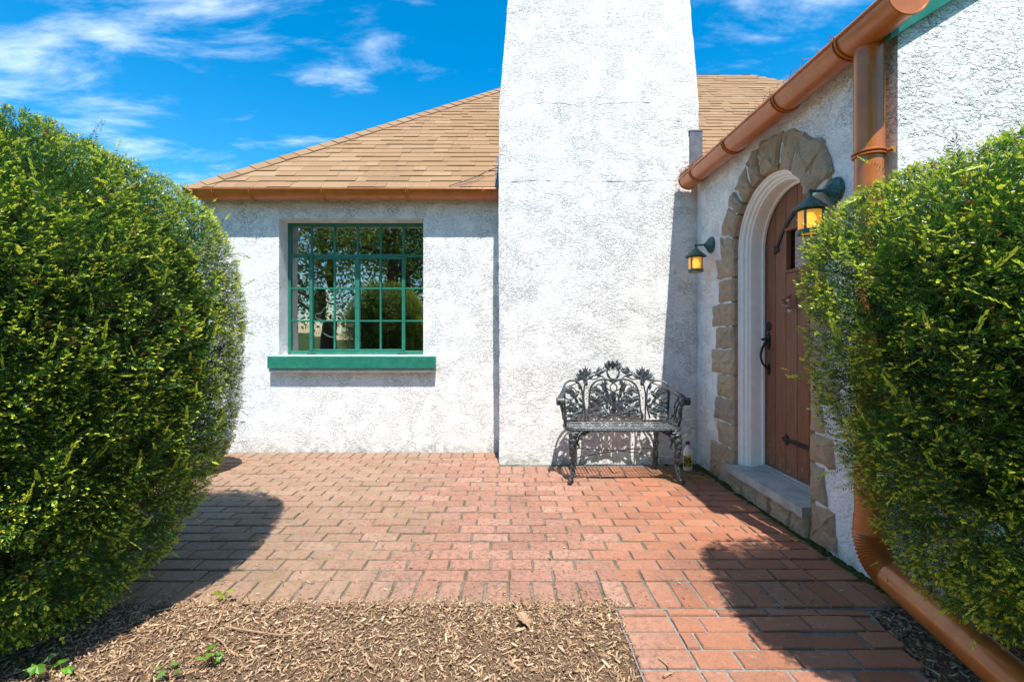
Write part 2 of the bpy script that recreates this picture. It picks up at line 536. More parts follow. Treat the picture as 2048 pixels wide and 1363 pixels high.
LEAF = m_leaf('yew_needles', 0.38, 0.32, 0.6)
TLEAF = m_leaf('tree_leaves', 0.55, 0.5, 0.3)
BARK = m_flat('bark', (0.16, 0.085, 0.05), 0.9, 0.2, 0, 0.5, 30)
CHIP = m_tint('wood_chip')
SHADE_CORE = m_flat('shade_core', (0.03, 0.045, 0.016), 0.95, 0.1, 0, 0.8, 60)  # near black green standing in for shade deep inside the yews
SOIL = m_soil(); GRASS = m_grass()
GLASS = m_glass('window_glass', 0.30, wave=0.035)
BLUESTONE = m_flat('slate_slab', (0.42, 0.42, 0.40), 0.8, 0.3, 0, 0.35, 9)
DARKIN = m_flat('interior_plaster', (0.35, 0.32, 0.27), 0.9)
INWOOD = m_flat('interior_wood', (0.12, 0.05, 0.03), 0.6)

# ------------------------------------------------------------------ the ground
YW = 4.79          # main wall
YC = 4.35          # chimney face
XW = 1.80          # entrance wall
YG = 2.13          # gable wall
def grid_sheet(name, x0, x1, y0, y1, nx, ny, zf, mat, parent=None):
    m = MB()
    for j in range(ny + 1):
        for i in range(nx + 1):
            x = x0 + (x1 - x0) * i / nx; y = y0 + (y1 - y0) * j / ny
            m.v.append((x, y, zf(x, y)))
    for j in range(ny):
        for i in range(nx):
            a = j * (nx + 1) + i
            m.f.append((a, a + 1, a + nx + 2, a + nx + 1))
    return m.build(name, mat, parent, smooth=True)

gm = MB(); S = 400
gm.add([(-S, -S, -0.07), (S, -S, -0.07), (S, S, -0.07), (-S, S, -0.07)], [(0, 1, 2, 3)])
tag(gm.build('ground', GRASS), 'green lawn around the house', None, None, 'structure')

# patio: mortar sheet with the bricks laid into it
pm = MB()
pm.box(-3.7, XW + 0.02, 2.05, YW + 0.02, -0.065, -0.010)
patio = tag(pm.build('patio', MORTAR), 'brick patio laid in running bond with mossy joints', None, None, 'structure')
pm = MB()
pm.prism([(0.484, -1.0), (0.76, -1.0), (1.60, 2.046), (0.484, 2.046)], lambda a, b, d: (a, b, d), -0.066, -0.0105)
path = tag(pm.build('path', MORTAR_P), 'brick path with clean grey joints leading to the patio', None, None, 'structure')

def brick_mesh(seed, mat):
    rnd = random.Random(seed)
    m = MB(); b = 0.035; e = 0.018
    def j(s=0.012): return rnd.uniform(-s, s)
    # unit brick, top at z = 0, chamfered top edge
    lo = [(-.5, -.5, -.05), (.5, -.5, -.05), (.5, .5, -.05), (-.5, .5, -.05)]
    md = [(-.5, -.5, -.005), (0 + j(), -.5 + abs(j()), -.005), (.5, -.5, -.005), (.5 - abs(j(.006)), j(), -.005), (.5, .5, -.005), (j(), .5 - abs(j()), -.005), (-.5, .5, -.005), (-.5 + abs(j(.006)), j(), -.005)]
    tp = []
    for (x, y, z) in md:
        tp.append((x - math.copysign(e, x) * (abs(x) > .3) + j(.004), y - math.copysign(b, y) * (abs(y) > .3) + j(.01), rnd.uniform(-.0012, .0012)))
    ctr = (0, 0, rnd.uniform(-.0005, .0015))
    v = lo + md + tp + [ctr]
    f = []
    for i in range(8):
        k = (i + 1) % 8
        f.append((4 + i, 4 + k, 12 + k, 12 + i)); f.append((12 + i, 12 + k, 20))
    f += [(0, 1, 6, 5, 4), (1, 2, 8, 7, 6), (2, 3, 10, 9, 8), (3, 0, 4, 11, 10)]
    m.add(v, f)
    me = m.mesh('brick', mat, False)
    return me

bricks = []          # (cx, cy, sx, sy)
P, D, J = 0.2195, 0.1104, 0.0105
rb = random.Random(3)
def put(lst, x0, x1, y0, y1):
    if x1 - x0 < 0.025 or y1 - y0 < 0.02: return
    lst.append(((x0 + x1) / 2, (y0 + y1) / 2, x1 - x0 - J, y1 - y0 - J * 1.25))
j = 0
while True:
    y0 = 2.278 + j * D; y1 = y0 + D
    if y0 > 4.53: break
    left = -3.62
    right = 1.528 if y1 < 4.10 else -0.05
    if y1 > 4.10: y1m = min(y1, 4.555)
    else: y1m = y1
    off = 0.029 if j % 2 == 0 else 0.148
    off += rb.uniform(-0.012, 0.012)
    x = off - P * 20
    while x < right:
        a, b = max(x, left), min(x + P, right)
        if b > a: put(bricks, a, b, y0, y1m)
        x += P
    if y1 < 4.10:
        put(bricks, 1.528, 1.752 + rb.uniform(-.01, .006), y0, y1)
    elif y0 < 4.07:
        put(bricks, -0.05, 1.75, y0, 4.08) if False else None
    j += 1
ysold = 2.278 + math.floor((4.10 - 2.278) / D) * D
x = -3.62
while x < 1.76:                                     # front soldier row
    put(bricks, x, x + 0.1102, 2.056, 2.278); x += 0.1102
x = -0.05
while x < 1.70:                                     # row along the chimney
    put(bricks, x, x + 0.1102, ysold, YC - 0.012 if YC - ysold < 0.3 else ysold + 0.22); x += 0.1102
x = -3.62
while x < -0.16:                                    # row along the house wall
    put(bricks, x, x + 0.1102, 4.558, YW - 0.012); x += 0.1102

def hidden_by_hedge(cx, cy):
    px = 1010 + 930 * cx / cy; py = 670 + 1116 / cy
    lim = np.interp(py, [900, 960, 1020, 1110, 1180, 1215, 1363], [470, 430, 390, 330, 280, 200, 60])
    return px < lim - 10
def size_in_view(b):
    cx, cy, sx, sy = b
    if cy < 0.9: return 0
    s = sx * sy / cy ** 3
    px = 1010 + 930 * cx / cy; py = 670 + 1116 / cy
    if px < -40 or px > 2080 or py > 1400 or hidden_by_hedge(cx, cy): return s * 1e-3
    return s
BM = [brick_mesh(s, BRICK) for s in range(6)]
BMP = [brick_mesh(s + 20, BRICK_P) for s in range(6)]
def place_bricks(lst, meshes, parent, limit, restmat):
    lst = sorted(lst, key=size_in_view, reverse=True)
    for i, (cx, cy, sx, sy) in enumerate(lst[:limit]):
        o = bpy.data.objects.new('brick', meshes[i % len(meshes)])
        o.location = (cx + rb.uniform(-.0015, .0015), cy + rb.uniform(-.0015, .0015), rb.uniform(-.0055, .0025))
        if sy > sx * 1.3:                            # laid lengthwise
            o.rotation_euler = (rb.uniform(-.018, .018), rb.uniform(-.018, .018), R(90) + rb.uniform(-.008, .008)); o.scale = (sy, sx, 1)
        else:
            o.rotation_euler = (rb.uniform(-.018, .018), rb.uniform(-.018, .018), rb.uniform(-.010, .010) + (math.pi if rb.random() < .5 else 0)); o.scale = (sx, sy, 1)
        link(o, parent)
    if len(lst) > limit:
        m = MB()
        for (cx, cy, sx, sy) in lst[limit:]:
            z = rb.uniform(-.003, .002)
            hx, hy, b = sx / 2, sy / 2, .004
            v = [(cx + a * hx, cy + c * hy, z - .05) for a, c in ((-1, -1), (1, -1), (1, 1), (-1, 1))]
            v += [(cx + a * hx, cy + c * hy, z - .005) for a, c in ((-1, -1), (1, -1), (1, 1), (-1, 1))]
            v += [(cx + a * (hx - b), cy + c * (hy - b), z) for a, c in ((-1, -1), (1, -1), (1, 1), (-1, 1))]
            f = [(8, 9, 10, 11)]
            for k in range(4):
                k2 = (k + 1) % 4
                f += [(k, k2, 4 + k2, 4 + k), (4 + k, 4 + k2, 8 + k2, 8 + k)]
            m.add(v, f)
        tag(m.build('bricks', restmat, parent), None, None, None, 'stuff')
place_bricks(bricks, BM, patio, 300, BRICK_I)

pbricks = []
rows = [(1.994, 2.046)]
y = 1.994
while y > 0.3:
    rows.append((y - 0.1055, y)); y -= 0.1055
for k, (y0, y1) in enumerate(rows):
    edge = 1.62 - (2.05 - y0) * 0.28
    put(pbricks, 0.486, 0.700, y0, y1)
    off = [0.0, 0.10, 0.16, 0.055, 0.125][k % 5]
    x = 0.700 - off
    while x < edge - .03:
        a, b = max(x, 0.700), min(x + 0.2195, edge + rb.uniform(-.02, .02))
        put(pbricks, a, b, y0, y1); x += 0.2195
place_bricks(pbricks, BMP, path, 300, BRICK_P)

# mulch bed: soil sheet and the chips on it
def bed_h(x, y):
    e = min(1.0, max(0.0, (2.075 - y) / 0.03))
    return -0.022 + 0.030 * e + 0.018 * mnoise.noise(Vector((x * 3, y * 3, 0.3))) + 0.007 * mnoise.noise(Vector((x * 14, y * 14, 1.7)))
def bed_h1(x, y):
    e2 = min(1.0, max(0.0, (0.49 - x) / 0.03))
    return min(bed_h(x, y), -0.03 + 0.04 * e2 + 0.018 * mnoise.noise(Vector((x * 3, y * 3, 0.3))) + 0.01)
def bed_h2(x, y):
    return -0.020 + 0.018 * mnoise.noise(Vector((x * 4, y * 4, 5.3))) + 0.02 * max(0, min(1, (x - 1.6) / .3))
bed = tag(grid_sheet('mulch_bed', -3.4, 0.478, -0.6, 2.052, 130, 90, bed_h1, SOIL), 'soil of the mulched bed before the patio', None, None, 'structure')
def edge_x(y): return 1.62 - (2.05 - y) * 0.28
bed2 = tag(grid_sheet('mulch_strip', 1.30, 3.6, -0.6, 2.12, 80, 90, bed_h2, SOIL), 'soil under the downspout beside the path', None, None, 'structure')
for v in bed2.data.vertices:
    if v.co.x < edge_x(v.co.y) + 0.02: v.co.z = -0.075

def chips(name, pts, seed, label, lo=0.010, hi=0.042):
    rg = np.random.default_rng(seed)
    n = len(pts)
    L = np.clip(rg.lognormal(math.log(0.012), 0.5, n), lo * .6, hi * 1.6); W = L * rg.uniform(0.12, 0.42, n); T = np.minimum(W, 0.006) * rg.uniform(0.3, 0.8, n)
    yaw = rg.uniform(0, 2 * np.pi, n); pit = rg.normal(0, 0.38, n); rol = rg.uniform(-1.2, 1.2, n)
    a = np.stack([np.cos(yaw) * np.cos(pit), np.sin(yaw) * np.cos(pit), np.sin(pit)], 1)
    b = np.stack([-np.sin(yaw), np.cos(yaw), np.zeros(n)], 1)
    c = np.cross(a, b)
    rol = np.clip(rol, -1.2, 1.2); b2 = b * np.cos(rol)[:, None] + c * np.sin(rol)[:, None]; c2 = np.cross(a, b2)
    V = np.zeros((n, 8, 3))
    k = 0
    for sx, tap in ((-1, .75), (1, .45)):
        for sy in (-1, 1):
            for sz in (-1, 1):
                sk = rg.uniform(-.3, .3, n)
                V[:, k] = pts + a * (sx * L / 2 * (1 + sk * .5))[:, None] + b2 * (sy * W / 2 * tap)[:, None] + c2 * (sz * T / 2)[:, None]
                k += 1
    F = np.array([(0, 1, 3, 2), (4, 6, 7, 5), (0, 4, 5, 1), (2, 3, 7, 6), (1, 5, 7, 3)])
    me = bpy.data.meshes.new(name)
    me.vertices.add(n * 8); me.vertices.foreach_set('co', V.astype(np.float32).ravel())
    idx = (F[None] + (np.arange(n) * 8)[:, None, None]).astype(np.int32).ravel()
    me.loops.add(len(idx)); me.loops.foreach_set('vertex_index', idx)
    me.polygons.add(n * 5); me.polygons.foreach_set('loop_start', np.arange(0, len(idx), 4, dtype=np.int32))
    me.update(calc_edges=True)
    pal = np.array([(0.37, 0.245, 0.145), (0.29, 0.18, 0.105), (0.46, 0.32, 0.20), (0.19, 0.11, 0.065), (0.54, 0.40, 0.26), (0.33, 0.21, 0.125), (0.12, 0.075, 0.048)])
    ci = pal[rg.choice(len(pal), n, p=[.22, .2, .18, .14, .08, .12, .06])] * rg.uniform(.85, 1.6, (n, 1))
    at = me.color_attributes.new('tint', 'FLOAT_COLOR', 'POINT')
    c4 = np.ones((n, 8, 4), np.float32); c4[:, :, :3] = ci[:, None, :]
    at.data.foreach_set('color', c4.ravel())
    me.materials.append(CHIP)
    o = link(bpy.data.objects.new(name, me))
    return tag(o, label, None, None, 'stuff')
rg = np.random.default_rng(11)
n = 42000
cx = rg.uniform(-2.4, 0.50, n); cy = 2.075 - rg.power(1.3, n)[::-1] * 0 - rg.uniform(0, 1, n) ** 1.25 * 1.25
keep = ~((cx > 0.455) & (rg.uniform(size=n) < .6)) & ~((cy > 2.05) & (rg.uniform(size=n) < .5))
cx, cy = cx[keep], cy[keep]
pts = np.array([(x_, y_, max(bed_h1(min(x_, .476), min(y_, 2.05)), 0.001 if (y_ > 2.05 or x_ > .476) else -1) + abs(rg.normal(0, 0.006)) + .003) for x_, y_ in zip(cx, cy)])
chips('mulch', pts, 5, 'brown shredded bark mulch in the bed before the patio')
n = 7000
cy = rg.uniform(0.9, 2.10, n); cx = edge_x(cy) + rg.uniform(0, 1, n) ** 1.5 * 1.1 - .01
cx = np.where(cy > 2.05, np.maximum(cx, 1.7), cx)
pts = np.array([(x_, y_, bed_h2(x_, y_) + abs(rg.normal(0, 0.006)) + .003) for x_, y_ in zip(cx, cy)])
chips('mulch', pts, 6, 'dark bark mulch under the copper downspout')
# crumbs of bark, moss and needles strewn over the bricks
n = 1500
cx = rg.uniform(-1.6, 1.6, n); cy = 2.06 + rg.uniform(0, 1, n) ** 2.4 * 2.1
k_ = rg.uniform(size=n) < .62; cy = np.where(k_, 2.06 + rg.exponential(.035, n), cy); cx = np.where(k_, rg.uniform(-1.7, .55, n), cx)
pts = np.stack([cx, cy, np.full(n, 0.003)], 1)
lit = chips('litter', pts, 8, 'bark crumbs strewn over the patio bricks', 0.003, 0.012)
rm = MB(); rmo = random.Random(5)
for k in range(700):                                 # moss along the entrance wall and the corner
    if k < 520: x_, y_ = XW - 0.004 - abs(rmo.gauss(0, 0.022)), rmo.uniform(2.16, 4.33)
    else: x_, y_ = 1.78 - abs(rmo.gauss(0, .12)), 4.33 - abs(rmo.gauss(0, 0.10))
    r_ = rmo.uniform(0.006, 0.016)
    m0 = Matrix.Translation((x_, y_, -0.006)) @ Matrix.Diagonal((1.4, 1.4, rmo.uniform(.4, .9), 1))
    rm.lathe([(r_, 0), (r_ * .85, r_ * .55), (r_ * .35, r_)], 6, m0)
MOSS = m_flat('moss', (0.065, 0.075, 0.018), 0.95, 0.1, 0, 0.6, 90)
tag(rm.build('moss', MOSS), 'green moss along the foot of the entrance wall', None, None, 'stuff')

# ------------------------------------------------------------------ the house
house = tag(empty('house', (0.9, 4.6, 0)), 'white stucco cottage with brown shingled roof, big chimney and arched door', 'house')
def hpart(m, name, mat, parent=None, smooth=False, bevel=0.0, label=None, inv=None):
    p = parent if parent is not None else house
    o = m.build(name, mat, p, smooth, bevel)
    # parents carry only translations: keep world coordinates in the meshes
    off = Vector((0, 0, 0)); q = p
    while q is not None:
        off += Vector(q.location); q = q.parent
    o.location = -off
    if label: o['label'] = label
    return o

WX0, WX1, WZ0, WZ1 = -2.328, -0.842, 0.992, 2.400    # window opening
m = MB()
XL = -3.135
m.box(XL, WX0, YW, YW + 0.30, -0.06, 2.66)
m.box(WX1, 0.2, YW, YW + 0.30, -0.06, 2.66)
m.box(WX0, WX1, YW, YW + 0.30, -0.06, WZ0)
m.box(WX0, WX1, YW, YW + 0.30, WZ1, 2.66)
m.box(XL, XL + 0.3, YW + 0.30, 12.4, -0.06, 2.66)
m.box(XL + 0.3, 8.3, 12.1, 12.4, -0.06, 2.66)
hpart(m, 'wall', STUCCO, label='rough white stucco wall with the green window')

# chimney: a tapering stack with an uneven skin
def chim_x(z):
    k = max(0.0, z - 3.38)
    return -0.056 + 0.084 * k + 0.004 * math.sin(z * 2.1), 1.815 - 0.076 * k + 0.004 * math.sin(z * 1.7 + 1)
m = MB()
nz, nx = 130, 54
zs = [-0.06 + (6.0 + 0.06) * i / nz for i in range(nz + 1)]
def rough(x, z, s=0): return 0.006 * mnoise.noise(Vector((x * 5 + s, z * 5, 0))) + 0.005 * mnoise.noise(Vector((x * 23, z * 23 + s, 3)))
ring = []
for z in zs:
    a, b = chim_x(z)
    row = []
    for i in range(nx + 1):
        x = a + (b - a) * i / nx
        e = 0.012 if i in (0, nx) else 0
        row.append((x, YC + rough(x, z) + e + max(0, z - 3.38) * 0.03, z))
    ex = 0.006 * mnoise.noise(Vector((z * 9, 0, 7))) + .004 * mnoise.noise(Vector((z * 31, 2, 7)))
    row[0] = (row[0][0] + ex, row[0][1], z); row[-1] = (row[-1][0] - ex, row[-1][1], z)
    row.append((b, 5.45, z)); row.append((a, 5.45, z))
    ring.append(row)
w_ = nx + 3
for row in ring: m.v += row
for k in range(nz):
    for i in range(w_):
        i2 = (i + 1) % w_
        m.f.append((k * w_ + i, k * w_ + i2, (k + 1) * w_ + i2, (k + 1) * w_ + i))
m.f.append(tuple(nz * w_ + i for i in range(w_)))
chim = hpart(m, 'chimney', STUCCO, smooth=True, label='broad white stucco chimney tapering towards the top')
CRACK = m_flat('crack', (0.30, 0.30, 0.29), 0.95)
def crack(pts, r=0.0022):
    mm = MB(); q = []
    for p_ in smooth_path([(a, 0, b) for a, b in pts], 8):
        x, z = p_.x + random.uniform(-.003, .003), p_.z + random.uniform(-.006, .006)
        q.append((x, YC + rough(x, z) + max(0, z - 3.38) * .03 - 0.0005, z))
    mm.tube(q, [r * random.uniform(.2, .75) for _ in q], 4)
    return hpart(mm, 'crack', CRACK, chim)
def at_c(px, py): return ((px - 1010) / 930 * YC, 1.2 + (670 - py) / 930 * YC)
crack([at_c(1075, 205), at_c(1130, 207), at_c(1165, 212), at_c(1230, 206), at_c(1300, 205)])
crack([at_c(1020, 363), at_c(1080, 361), at_c(1160, 363), at_c(1250, 362), at_c(1355, 360)], 0.003)
crack([at_c(1020, 25), at_c(1055, 12), at_c(1090, -8)])
crack([at_c(1300, 255), at_c(1325, 240), at_c(1360, 243)])
m = MB()
a0, a1 = at_c(1379, 332), at_c(1401, 264)
m.box(a0[0], a1[0] + .012, YC - 0.016, YC + 0.3, a0[1] - .1, a1[1])
m.box(a0[0] - 0.008, a1[0] + .016, YC - 0.019, YC + 0.3, a1[1], a1[1] + 0.012)
hpart(m, 'flashing', LEAD, chim, label='weathered grey sheet flashing at the chimney corner')

# entrance wing: side wall with arched opening, gable wall, rake
AY, AZ, AR = 3.197, 1.85, 0.50
m = MB()
poly = [(YG + 0.07, -0.06), (AY - AR, -0.06), (AY - AR, AZ)]
for k in range(1, 24):
    a = math.pi - math.pi * k / 24
    poly.append((AY + AR * math.cos(a), AZ + AR * math.sin(a)))
poly += [(AY + AR, AZ), (AY + AR, -0.06), (YC + 0.12, -0.06), (YC + 0.12, 2.66), (YG + 0.07, 2.66)]
m.prism(poly, lambda a, b, d: (d, a, b), XW, XW + 0.30)
hpart(m, 'wall', STUCCO, label='shaded white stucco entrance wall around the arched door')
m = MB()
RS = 0.617                                           # wing roof slope
def UL(x): return 2.655 + RS * (x - 1.815)           # underside of the wing roof
gx0 = XW - 0.001
m.prism([(gx0, -0.06), (6.2, -0.06), (6.2, UL(4.0) - .2), (4.0, UL(4.0) - .004), (gx0, UL(gx0) - .004)], lambda a, b, d: (a, d, b), YG, YG + 0.07)
m.box(6.2, 6.5, YG, 12.2, -0.06, 4.1)
hpart(m, 'wall', m_stucco('stucco_gable', 0.8, 0.012), label='sunlit coarse stucco gable wall behind the yew')
m = MB()
m.prism([(1.75, UL(1.75) + .05), (4.0, UL(4.0) + .05), (6.6, UL(4.0) - 1.6), (6.6, UL(4.0) - 1.65), (4.0, UL(4.0)), (1.75, UL(1.75))], lambda a, b, d: (a, d, b), 2.098, 9.0)
hpart(m, 'roof', SHINGLE, label='shingled roof of the entrance wing')
m = MB()
m.prism([(1.735, UL(1.735) - .072), (4.0, UL(4.0) - .072), (4.0, UL(4.0) - .002), (1.735, UL(1.735) - .002)], lambda a, b, d: (a, d, b), 2.094, YG - 0.002)
hpart(m, 'rake_board', GREEN, label='green rake board under the gable eave', bevel=0.004)

# main hip roof
EY, EZ, EX, SL = 4.680, 2.684, -3.17, 0.847
TR = 3.93
cosS = 1 / math.sqrt(1 + SL * SL); sinS = SL * cosS
RXR = 4.5
def roofpt(x, v, h=0.0):
    return (x, EY + v * cosS - h * sinS, EZ + v * sinS + h * cosS)
VR = TR / cosS
m = MB()
x0r, x1r = EX, RXR + TR
dpt = 0.02
m.add([(x0r, EY, EZ - dpt), (x1r, EY, EZ - dpt), (RXR, EY + TR, EZ + SL * TR - dpt), (EX + TR, EY + TR, EZ + SL * TR - dpt),
       (x0r, EY + 2 * TR, EZ - dpt), (x1r, EY + 2 * TR, EZ - dpt)],
      [(0, 1, 2, 3), (0, 3, 4), (1, 5, 2), (3, 2, 5, 4), (0, 4, 5, 1)])
roof = hpart(m, 'roof', SHINGLE, label='brown shingled hip roof behind the chimney')
CO = 0.142
sh = []
rs = random.Random(21)
i = 0
while i * CO < VR - 0.02:
    v0 = i * CO
    x = EX + v0 * cosS - rs.uniform(0, .2)
    xr = RXR + TR - v0 * cosS
    while x < xr:
        w = rs.choice([0.11, 0.14, 0.17, 0.2, 0.23, 0.27, 0.31])
        sh.append((x, min(x + w, xr), v0, rs.choice([0.005, 0.006, 0.010, 0.012]), rs.uniform(-.008, .006)))
        x += w
    i += 1
def shingle_verts(s):
    xa, xb, v0, th, dv = s
    v1 = min(v0 + CO + 0.03, VR)
    vb = max(0, v0 + dv) if v0 > 0 else -0.012
    out = []
    for (v, h) in ((vb, th + 0.004), (v1, 0.003)):
        lim = EX + max(v, 0) * cosS
        out.append((max(xa, lim), v, h)); out.append((max(xb - 0.0015, lim + 0.002), v, h))
    (ax, av, ah), (bx, bv, bh), (cx_, cv, ch), (dx_, dv_, dh) = out
    top = [roofpt(ax, av, ah), roofpt(bx, bv, bh), roofpt(dx_, dv_, dh), roofpt(cx_, cv, ch)]
    bot = [roofpt(ax, av, -0.004), roofpt(bx, bv, -0.004), roofpt(dx_, dv_, -0.006), roofpt(cx_, cv, -0.006)]
    return top + bot
SF = [(0, 1, 2, 3), (0, 4, 5, 1), (1, 5, 6, 2), (3, 7, 4, 0), (2, 6, 7, 3)]
def sh_rank(s):
    xm, v = (s[0] + s[1]) / 2, s[2]
    p = roofpt(xm, v)
    px = 1010 + 930 * p[0] / p[1]; py = 670 - 930 * (p[2] - 1.2) / p[1]
    vis = (px < 1000) or (1394 < px < 1560 and py < 372 - 0.864 * (px - 1355))
    if xm < EX + v * cosS - .02: return 0
    return (s[1] - s[0]) / p[1] ** 2 * (1 if vis else 1e-3)
sh = [s for s in sh if s[1] > EX + s[2] * cosS + 0.01]
sh.sort(key=sh_rank, reverse=True)
for s in sh[:300]:
    mm = MB(); mm.add(shingle_verts(s), SF)
    me = bpy.data.meshes.new('shingle'); me.from_pydata(mm.v, [], mm.f); me.materials.append(SHINGLE)
    o = bpy.data.objects.new('shingle', me); link(o, roof)
mm = MB()
for s in sh[300:]:
    mm.add(shingle_verts(s), SF)
o = link(bpy.data.objects.new('shingles', mm.mesh('shingles', SHINGLE_I, fix=False)), roof); o['kind'] = 'stuff'
# side slope facing left, mostly out of sight, as one mass of courses
mm = MB(); i = 0
while i * CO < VR - .02:
    t0, t1 = i * CO * cosS, min((i * CO + CO + .03) * cosS, TR)
    ya, yb = EY + t0, EY + 2 * TR - t0
    y = ya
    while y < yb:
        w = rs.choice([.2, .25, .3, .36]); y2 = min(y + w - .002, yb)
        f0 = lambda t, y_, h: (EX + t - h * sinS, min(max(y_, EY + t), EY + 2 * TR - t), EZ + SL * t + h * cosS)
        mm.add([f0(t0, y, .012), f0(t1, y, .004), f0(t1, y2, .004), f0(t0, y2, .012), f0(t0, y, -.004), f0(t0, y2, -.004)], [(0, 1, 2, 3), (0, 3, 5, 4)])
        y += w
    i += 1
o = link(bpy.data.objects.new('shingles', mm.mesh('shingles', SHINGLE_I, fix=False)), roof); o['kind'] = 'stuff'
# hip caps
hipd = Vector((1, 1, SL)).normalized()
fa = Vector((1, 0, 0)); fb = Vector((0, 1, 0))
na = Vector((0, -sinS, cosS)); nb = Vector((-sinS, 0, cosS))
da = (fa - hipd * fa.dot(hipd)).normalized(); db = (fb - hipd * fb.dot(hipd)).normalized()
s_ = -0.06; k = 0
Lh = TR * math.sqrt(2 + SL * SL)
while s_ < Lh - 0.1:
    p0 = Vector((EX, EY, EZ)) + hipd * s_; p1 = p0 + hipd * 0.235
    mm = MB()
    wv = 0.125
    def sec(p, h):
        return [p + da * wv + na * h, p + da * .03 + na * (h + .004), p + (na + nb) * .5 * (h + .012), p + db * .03 + nb * (h + .004), p + db * wv + nb * h]
    A, B = sec(p0, 0.022 + rs.uniform(0, .004)), sec(p1, 0.012)
    A2 = [q - (na + nb) * .5 * .012 for q in A]
    mm.add(A + B + A2, [(q, q + 1, q + 6, q + 5) for q in range(4)] + [(q, 10 + q, 11 + q, q + 1) for q in range(4)] + [(0, 5, 10), (4, 14, 9)])
    hc = link(bpy.data.objects.new('hip_cap', mm.mesh('hip_cap', SHINGLE, fix=False)), roof)
    s_ += 0.178; k += 1
# wire lying on the roof beside the chimney
def at_roof(px, py):
    k1 = (px - 1010) / 930; k2 = (670 - py) / 930
    t = (k2 * EY - (EZ - 1.2)) / (SL - k2)
    return Vector((k1 * (EY + t), EY + t, EZ + SL * t)) + na * 0.022
mm = MB(); mm.tube(smooth_path([at_roof(898, 376), at_roof(930, 366), at_roof(955, 356), at_roof(975, 346), at_roof(998, 338)], 6), 0.0035, 5)
mm.tube(smooth_path([at_roof(910, 377), at_roof(945, 368), at_roof(970, 357), at_roof(998, 350)], 6), 0.002, 5)
hpart(mm, 'wire', BLACK, roof, label='thin black wire lying across the shingles')
# ridge of the left over the chimney side: step flashing
mm = MB()
for q in range(14):
    vv = 0.02 + q * .142
    pa = roofpt(-0.10, vv, .012); pb = roofpt(-0.10, vv + .2, .008)
    if pb[1] > 5.42: break
    mm.add([(-0.105, pa[1], pa[2]), (-0.045, pa[1], pa[2]), (-0.045, pb[1], pb[2]), (-0.105, pb[1], pb[2]),
            (-0.062, pa[1], pa[2] + .10), (-0.062, pb[1], pb[2] + .10)], [(0, 1, 2, 3)])
if mm.v: hpart(mm, 'flashing', LEAD, roof, label='dark step flashing between roof and chimney')

# soffit and fascia boards
m = MB(); m.box(EX + .02, -0.05, EY + 0.02, YW - .001, EZ - .055, EZ - .025); m.box(EX + .02, -0.05, YW - 0.022, YW - .002, 2.60, EZ - .056)
hpart(m, 'fascia', m_flat('fascia_paint', (0.20, 0.13, 0.09), 0.7))

# gutters
def gutter(axis, c, zt, r, a0, a1, name, label, brackets, endcap):
    """axis 'x': runs along x at y=c ; axis 'y': runs along y at x=c. zt top. half round"""
    m = MB()
    def pt(s, u, w):
        return (s, c + u, zt + w) if axis == 'x' else (c + u, s, zt + w)
    n = 14
    prof = [(-r * math.cos(math.pi * k / n), -r * math.sin(math.pi * k / n)) for k in range(n + 1)]
    pin = [(u * .96, w * .96) for u, w in prof]
    segs = 12
    for s0 in range(segs + 1):
        s = a0 + (a1 - a0) * s0 / segs
        m.v += [pt(s, u, w) for u, w in prof] + [pt(s, u, w) for u, w in reversed(pin)]
    W = 2 * (n + 1)
    for s0 in range(segs):
        for k in range(W):
            k2 = (k + 1) % W
            m.f.append((s0 * W + k, s0 * W + k2, (s0 + 1) * W + k2, (s0 + 1) * W + k))
    m.f.append(tuple(range(W))); m.f.append(tuple(segs * W + q for q in range(W)))
    m.tube([pt(a0, -r - .003, .002), pt(a1, -r - .003, .002)], 0.0085, 8)       # rolled bead
    g = hpart(m, name, COPPER, smooth=True, label=label)
    for b in brackets:
        mb = MB(); path_ = [pt(b, -(r + .004) * math.cos(math.pi * k / 16), -(r + .004) * math.sin(math.pi * k / 16)) for k in range(17)]
        path_.insert(0, pt(b, -r - .010, .012)); path_.insert(0, pt(b, -r + .006, .013))
        mb.tube(path_, 0.006, 6)
        path2 = [(p_[0] + (.022 if axis == 'x' else 0), p_[1] + (0 if axis == 'x' else .022), p_[2]) for p_ in path_]
        mb.tube(path2, 0.004, 6)
        hpart(mb, 'bracket', COPPER, g, smooth=True)
    for e in endcap:
        mb = MB()
        q = [(-r * 1.02 * math.cos(math.pi * k / 20), -r * 1.02 * math.sin(math.pi * k / 20)) for k in range(21)]
        fn = (lambda a, b_, d: (d, c + a, zt + b_)) if axis == 'x' else (lambda a, b_, d: (c + a, d, zt + b_))
        mb.prism(q, fn, e - .006, e + .006)
        rim = [fn(a, b_, e - .007) for a, b_ in q]
        mb.tube(rim, .005, 6)
        hpart(mb, 'end_cap', COPPER, g, smooth=True)
    return g
gutter('x', YW - 0.108, 2.644, 0.085, EX + .02, -0.062, 'gutter', 'copper coloured half round gutter over the window', [(px - 1010) / 930 * (YW - .15) for px in (502, 646, 813, 966)] + [-2.9], [-0.068])
g2 = gutter('y', 1.692, 2.632, 0.086, 1.955, 4.30, 'gutter', 'long copper coloured half round gutter over the arched door', [2.26, 2.79, 3.43, 4.04], [1.955, 4.30])
